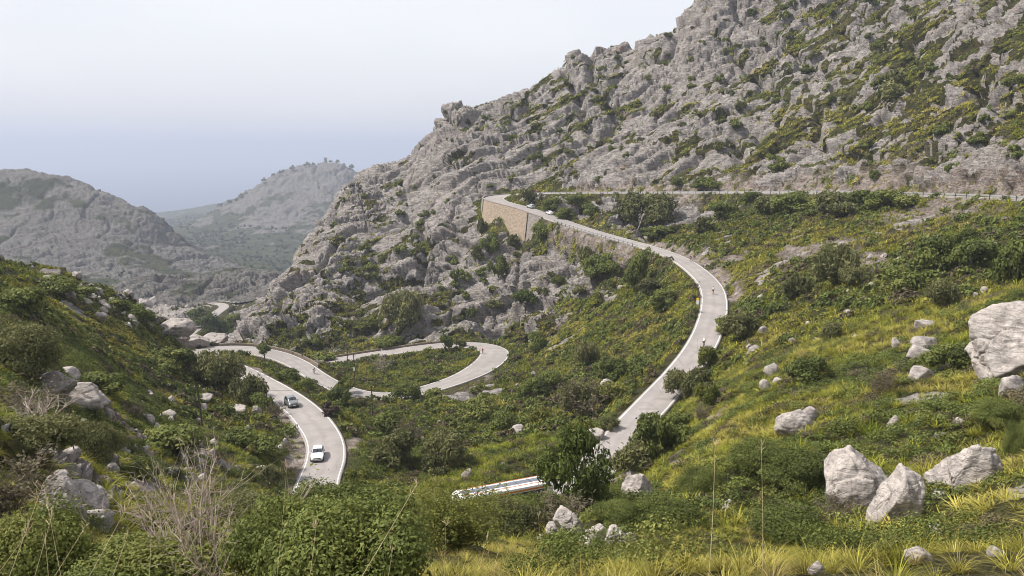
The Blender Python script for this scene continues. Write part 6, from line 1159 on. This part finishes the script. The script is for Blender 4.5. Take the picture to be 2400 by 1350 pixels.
def coach():
    i = road_at(1165, 1207); p, t, g = on_road(i, -.9); t = -t; g = -g; root = empty('coach', p + np.array([0, 0, .012])); root.rotation_euler = (0, math.asin(-g), math.atan2(t[1], t[0])); tag(root, 'white touring coach with grey roof panel and orange stripe behind the bushes', 'bus')
    L, Wd, H = 12.2, 1.27, 3.45; wp = car_paint('white_coach_paint', (.80, .80, .79)); op = car_paint('orange_coach_paint', (.62, .17, .02)); gp = plain('grey_roof_panel', (.135, .145, .175), .5)
    fr = np.linspace(0, 1, 25); rings = []
    for f in fr:
        e = 1 - sstep(0, .05, f); b = sstep(.97, 1, f); top = H - .55 * e - .2 * b; w = Wd * (1 - .08 * e - .05 * b)
        rings.append([(L / 2 - f * L - 0.0, y, z) for y, z in [(0, .34), (w * .95, .34), (w, .5), (w, 1.5), (w * .985, 2.9), (w * .94, top - .16), (w * .78, top - .02), (w * .4, top + .02), (0, top + .03)]])
    A = np.array(rings); V = np.concatenate([A, A[:, ::-1][:, 1:-1] * np.array([1, -1, 1])], 1); n, m = V.shape[:2]; ii = np.arange(n * m).reshape(n, m); jj = np.roll(ii, -1, 1); f = np.stack([ii[:-1], jj[:-1], jj[1:], ii[1:]], 2).reshape(-1, 4)
    me = bpy.data.meshes.new('body'); me.from_pydata(V.reshape(-1, 3).tolist(), [], f[:, ::-1].tolist() + [ii[0].tolist(), ii[-1][::-1].tolist()]); me.update(); me.materials.append(wp); link(bpy.data.objects.new('body', me), root)
    xs = np.linspace(L / 2 - .85, -L / 2 + .5, 13); ys = np.linspace(-.80, .80, 5) 
    zf = lambda y: H + .045 - .06 * (abs(y) / .8) ** 2
    add('roof_panel', np.array([(x, y, zf(y)) for x in xs for y in ys]), np.array([(a * 5 + b, (a + 1) * 5 + b, (a + 1) * 5 + b + 1, a * 5 + b + 1) for a in range(12) for b in range(4)])[:, ::-1], gp, root, False)
    for k in range(1, 6): boxm('roof_seam', (L / 2 - .85 - k * 1.85, 0, H + .05), (.05, 1.5, .02), M_BLACK, root)
    for s in (1, -1):
        simple_tube('orange_stripe', [(np.array([[x, s * .84, H + .0] for x in xs]), np.full(len(xs), .05))], op, root, 6)
        boxm('orange_band', (0, s * (Wd + .003), 2.98), (L * .94, .02, .20), op, root); boxm('side_window', (-.2, s * (Wd + .004), 2.18), (L * .86, .02, 1.15), M_GLASS, root); boxm('lower_stripe', (0, s * (Wd + .003), .95), (L * .9, .02, .22), op, root)
        for x in (L / 2 - 2.6, -L / 2 + 3.2): wheel(root, x, s * (Wd - .14), .5, .3)
        simple_tube('mirror', [(np.array([[L / 2 - .1, s * 1.1, 3.0], [L / 2 + .45, s * 1.25, 3.08], [L / 2 + .62, s * 1.3, 2.9], [L / 2 + .62, s * 1.3, 2.35]]), np.array([.04, .05, .09, .10]))], M_BLACK, root, 6); boxm('headlight', (L / 2 + .01, s * .9, .75), (.05, .3, .2), M_LAMP, root, .02)
    boxm('windscreen', (L / 2 + .015, 0, 2.05), (.03, 2.2, 1.35), M_GLASS, root)
    return root
coach()

# ------------------------------------------------------------------ cyclists and walkers
M_SKIN = plain('skin', (.46, .27, .19), .6); M_BIKE = plain('bike_frame_paint', (.05, .05, .055), .35); M_BIKER = plain('bike_frame_red', (.35, .03, .02), .35); M_HAIR = plain('dark_hair', (.03, .022, .016), .8)
CLOTH = {n: plain(n + '_cloth', c, .85) for n, c in dict(white=(.72, .72, .72), black=(.02, .02, .022), red=(.52, .025, .03), grey=(.42, .45, .48), darkred=(.26, .02, .035)).items()}
def skin(name, chains, mat, parent, root_at=0, sub=1):
    """one continuous surface grown round a skeleton; chains: lists of (x,y,z,r), joined where points coincide"""
    key = {}; V = []; Rr = []; E = []
    def vid(q):
        k = tuple(round(c, 4) for c in q[:3])
        if k not in key: key[k] = len(V); V.append(q[:3]); Rr.append(q[3])
        return key[k]
    for ch in chains:
        ids = [vid(q) for q in ch]
        for a, b in zip(ids, ids[1:]):
            if a != b: E.append((a, b))
    me = bpy.data.meshes.new(name); me.from_pydata(V, E, []); me.update(); o = link(bpy.data.objects.new(name, me), parent)
    sk = o.modifiers.new('skin', 'SKIN'); sk.use_smooth_shade = True
    for k, r in enumerate(Rr): me.skin_vertices[0].data[k].radius = (r, r)
    me.skin_vertices[0].data[root_at].use_root = True
    ss2 = o.modifiers.new('sub', 'SUBSURF'); ss2.levels = sub; ss2.render_levels = sub; me.materials.append(mat); return o
def hand(w, d, s, curl=.5):
    """palm and five bent fingers growing from the wrist along d"""
    w = np.array(w); d = np.array(d) / np.linalg.norm(d); side = np.cross(d, (0, 0, 1)); side /= np.linalg.norm(side) + 1e-9; dn = np.cross(side, d); palm = w + d * .055; ch = [[(*w, .026), (*palm, .030)]]
    for k, l in enumerate((.075, .085, .08, .062)):
        b = palm + d * .03 + side * (k - 1.5) * .022 * s; m = b + d * l * .5 + dn * -.01; e = m + d * l * .3 - dn * -l * .4 * -curl; ch.append([(*palm, .030), (*b, .010), (*m, .009), (*(m + (d * .6 - np.array([0, 0, 1]) * curl) * l * .5), .008)])
    th = w + d * .035 - side * .035 * s; ch.append([(*palm, .030), (*th, .011), (*(th + d * .035 - np.array([0, 0, 1]) * .02), .009)]); return ch
def helmet(parent, c, tilt, mat, r=.125):
    v, f = ICO[3]; v = v[:, :].copy(); keep_ = v[:, 2] > -.15; v = v * np.array([r * 1.22, r * .92, r * .95]); fm = f[np.all(keep_[f], 1)]; o = add('helmet', v, fm, mat, parent); o.location = c; o.rotation_euler = (0, tilt, 0); md = o.modifiers.new('thick', 'SOLIDIFY'); md.thickness = .02; return o
def bicycle(pos, t, label, frame=M_BIKE, up=0.0):
    root = empty('bicycle', pos); root.rotation_euler = (0, math.asin(-up), math.atan2(t[1], t[0])); tag(root, label, 'bicycle'); r = .34
    for x in (-.49, .51):
        e = bpy.data.objects.new('wheel', None); link(e, root); e.location = (x, 0, r); a = np.linspace(0, 2 * math.pi, 29); ring_ = np.stack([np.cos(a), np.zeros(29), np.sin(a)], 1)
        simple_tube('tyre', [(ring_ * r * .97, np.full(29, .016))], M_TYRE, e, 6); simple_tube('rim', [(ring_ * r * .91, np.full(29, .014))], M_RIM, e, 6)
        simple_tube('spokes', [(np.array([[0, 0, 0], [math.cos(q) * r * .9, 0, math.sin(q) * r * .9]]), np.array([.003, .002])) for q in np.linspace(0, 2 * math.pi, 13)[:-1]], M_RIM, e, 4)
    bb, seat, head, hub, ff = (-.06, 0, .28), (-.22, 0, .80), (.36, 0, .82), (-.49, 0, .34), (.51, 0, .34); T = lambda *p: (np.array(p), np.full(len(p), .019))
    simple_tube('frame', [T(bb, seat), T(seat, head), T(bb, (.39, 0, .70)), T(bb, hub), T((-.2, 0, .74), hub), T((.345, 0, .87), (.40, 0, .66))], frame, root, 7); simple_tube('fork', [T((.40, 0, .66), (.44, .05, .52), (.51, .05, .34)), T((.40, 0, .66), (.44, -.05, .52), (.51, -.05, .34))], frame, root, 6)
    simple_tube('handlebar', [(np.array([[.46, -.20, .90], [.46, -.10, .93], [.40, 0, .93], [.46, .10, .93], [.46, .20, .90]]), np.full(5, .014)), (np.array([[.46, -.2, .90], [.56, -.21, .88], [.55, -.21, .80], [.46, -.21, .79]]), np.full(4, .014)), (np.array([[.46, .2, .90], [.56, .21, .88], [.55, .21, .80], [.46, .21, .79]]), np.full(4, .014))], M_BLACK, root, 6)
    simple_tube('saddle', [(np.array([[-.36, 0, .95], [-.26, 0, .965], [-.06, 0, .955]]), np.array([.075, .06, .02])), (np.array([[-.22, 0, .80], [-.24, 0, .95]]), np.array([.014, .014]))], M_BLACK, root, 7); simple_tube('crank', [(np.array([[-.06, -.11, .12], [-.06, -.09, .28], [-.06, .09, .28], [-.06, .11, .44]]), np.full(4, .015))], M_RIM, root, 6)
    return root
def rider(pos, t, top, legs, hat, label, name='person', up=0.0):
    root = empty(name, pos); root.rotation_euler = (0, math.asin(-up), math.atan2(t[1], t[0])); tag(root, label, 'person')
    pel, ab, ch, nk, hd = (-.24, 0, 1.03, .15), (-.12, 0, 1.17, .14), (.10, 0, 1.36, .155), (.20, 0, 1.45, .06), (.27, 0, 1.56, .088); ht = (.29, 0, 1.65, .07); C = [[pel, ab, ch, nk, hd, ht], [hd, (.365, 0, 1.55, .02)]]
    J = [[pel, ab, (.10, 0, 1.36, .165), (.17, 0, 1.425, .085)]]; Sh = []; So = []
    for s, kx, kz, fx, fz in ((1, .12, .74, -.06, .42), (-1, .20, .90, -.02, .60)):
        sh, el, wr = (.12, s * .19, 1.37, .062), (.28, s * .23, 1.12, .045), (.44, s * .20, .97, .033); C.append([ch, sh, el, wr]); C += hand(wr[:3], (.6, 0, -.25), s, .7); J.append([(.10, 0, 1.36, .165), (.12, s * .19, 1.37, .075), (.24, s * .22, 1.18, .06)])
        hp, kn, an = (-.22, s * .11, .97, .095), (kx, s * .12, kz, .068), (fx - .10, s * .12, fz - .17, .042); to = (fx + .10, s * .12, fz - .24, .038); C.append([pel, hp, kn, an, to]); Sh.append([(*pel[:3], .158), (*hp[:3], .108), (kx * .8 - .03, s * .12, kz + .035, .085)]); So.append([(fx - .13, s * .12, fz - .22, .048), (fx, s * .12, fz - .245, .05), (fx + .12, s * .12, fz - .255, .042)])
    skin('body', C, M_SKIN, root); skin('jersey', J, CLOTH[top], root); skin('shorts', Sh, CLOTH[legs], root)
    for q in So: skin('shoe', [q], CLOTH['black'], root)
    helmet(root, (.27, 0, 1.63), .25, CLOTH[hat]); return root
def stander(pos, yaw, top, legs, label, stride=0.0):
    root = empty('person', pos, yaw); tag(root, label, 'person'); pel, ab, ch, nk, hd, ht = (0, 0, .95, .14), (0, 0, 1.13, .13), (0.01, 0, 1.36, .15), (.01, 0, 1.50, .055), (.02, 0, 1.61, .085), (.02, 0, 1.71, .07)
    C = [[pel, ab, ch, nk, hd, ht], [hd, (.112, 0, 1.60, .018)]]; J = [[(0, 0, .92, .15), (0, 0, 1.13, .15), (.01, 0, 1.37, .165), (.01, 0, 1.45, .08)]]; Tr = []
    for s in (1, -1):
        d = s * stride; sh, el, wr = (.0, s * .20, 1.40, .06), (-.05 - d * .3, s * .25, 1.13, .045), (.06 - d * .6, s * .26, .90, .032); C.append([ch, sh, el, wr]); C += hand(wr[:3], (.15, 0, -1), s, .2); J.append([(.01, 0, 1.37, .165), (.0, s * .20, 1.40, .072), (*el[:3], .06), (.03 - d * .5, s * .26, .96, .048)])
        hp, kn, an, to = (0, s * .10, .90, .09), (.05 + d * .5, s * .11, .49, .062), (d * .9, s * .11, .09, .042), (.15 + d * .9, s * .12, .035, .035); C.append([pel, hp, kn, an, to]); Tr.append([(0, 0, .95, .15), (*hp[:3], .105), (*kn[:3], .08), (d * .9, s * .11, .14, .062)])
        skin('shoe', [[(d * .9 - .05, s * .11, .05, .048), (d * .9 + .08, s * .115, .04, .05), (d * .9 + .19, s * .12, .035, .038)]], CLOTH['black'], root)
    skin('body', C, M_SKIN, root); skin('jacket', J, CLOTH[top], root); skin('trousers', Tr, CLOTH[legs], root); v, f = ICO[3]; hv = v * np.array([.105, .095, .10]); add('hair', hv, f[np.all((v[:, 2] > -.1)[f], 1)], M_HAIR, root).location = (.0, 0, 1.665); return root
def ride(px, py, off, rev, top, legs, hat, plab, blab, frame=M_BIKE, di=0):
    i = road_at(px, py) + di; p, t, g = on_road(i, off); s = -1 if rev else 1; bicycle(p, t * s, blab, frame, g * s); rider(p, t * s, top, legs, hat, plab, 'person', g * s)
ride(1671, 690, .1, True, 'grey', 'black', 'black', 'cyclist in pale grey jersey riding up the middle of the right bend', 'dark bicycle under the cyclist in pale grey jersey', M_BIKER)
ride(1652, 818, -.6, True, 'white', 'black', 'white', 'cyclist in white jersey and white helmet behind a yellowish roadside bush', 'bicycle under the cyclist in white jersey')
ride(1604, 608, -2.0, True, 'black', 'black', 'black', 'cyclist all in black near the inner edge of the right bend', 'dark bicycle under the cyclist all in black')
ride(703, 846, -1.0, False, 'red', 'black', 'black', 'farther cyclist in bright red and white by the low stone wall', 'bicycle under the farther red cyclist', M_BIKE)
ride(733, 880, -.2, False, 'darkred', 'black', 'black', 'nearer cyclist in dark red jersey in mid road before the lowest strand', 'bicycle under the nearer dark red cyclist')
i_ = road_at(1150, 828); 
ride(1156, 828, -3.7, True, 'red', 'black', 'red', 'cyclist in red top on the inside of the lower hairpin', 'bicycle under the red cyclist in the lower hairpin')
ride(1257, 452, .5, False, 'red', 'black', 'red', 'tiny cyclist in red on the upper road by the top bend', 'bicycle of the tiny red cyclist on the upper road'); ride(1285, 452, .3, False, 'black', 'black', 'black', 'tiny cyclist in black on the upper road following the red one', 'bicycle of the tiny black cyclist on the upper road')
i_ = road_at(1282, 507); p_, t_, g_ = on_road(i_, -3.0); stander(p_, 1.2, 'black', 'black', 'person in dark clothes standing behind the parked white car'); p_, t_, g_ = on_road(i_ - 1, -3.9); stander(p_, 2.6, 'red', 'black', 'person in red top standing at the back of the parked white car')
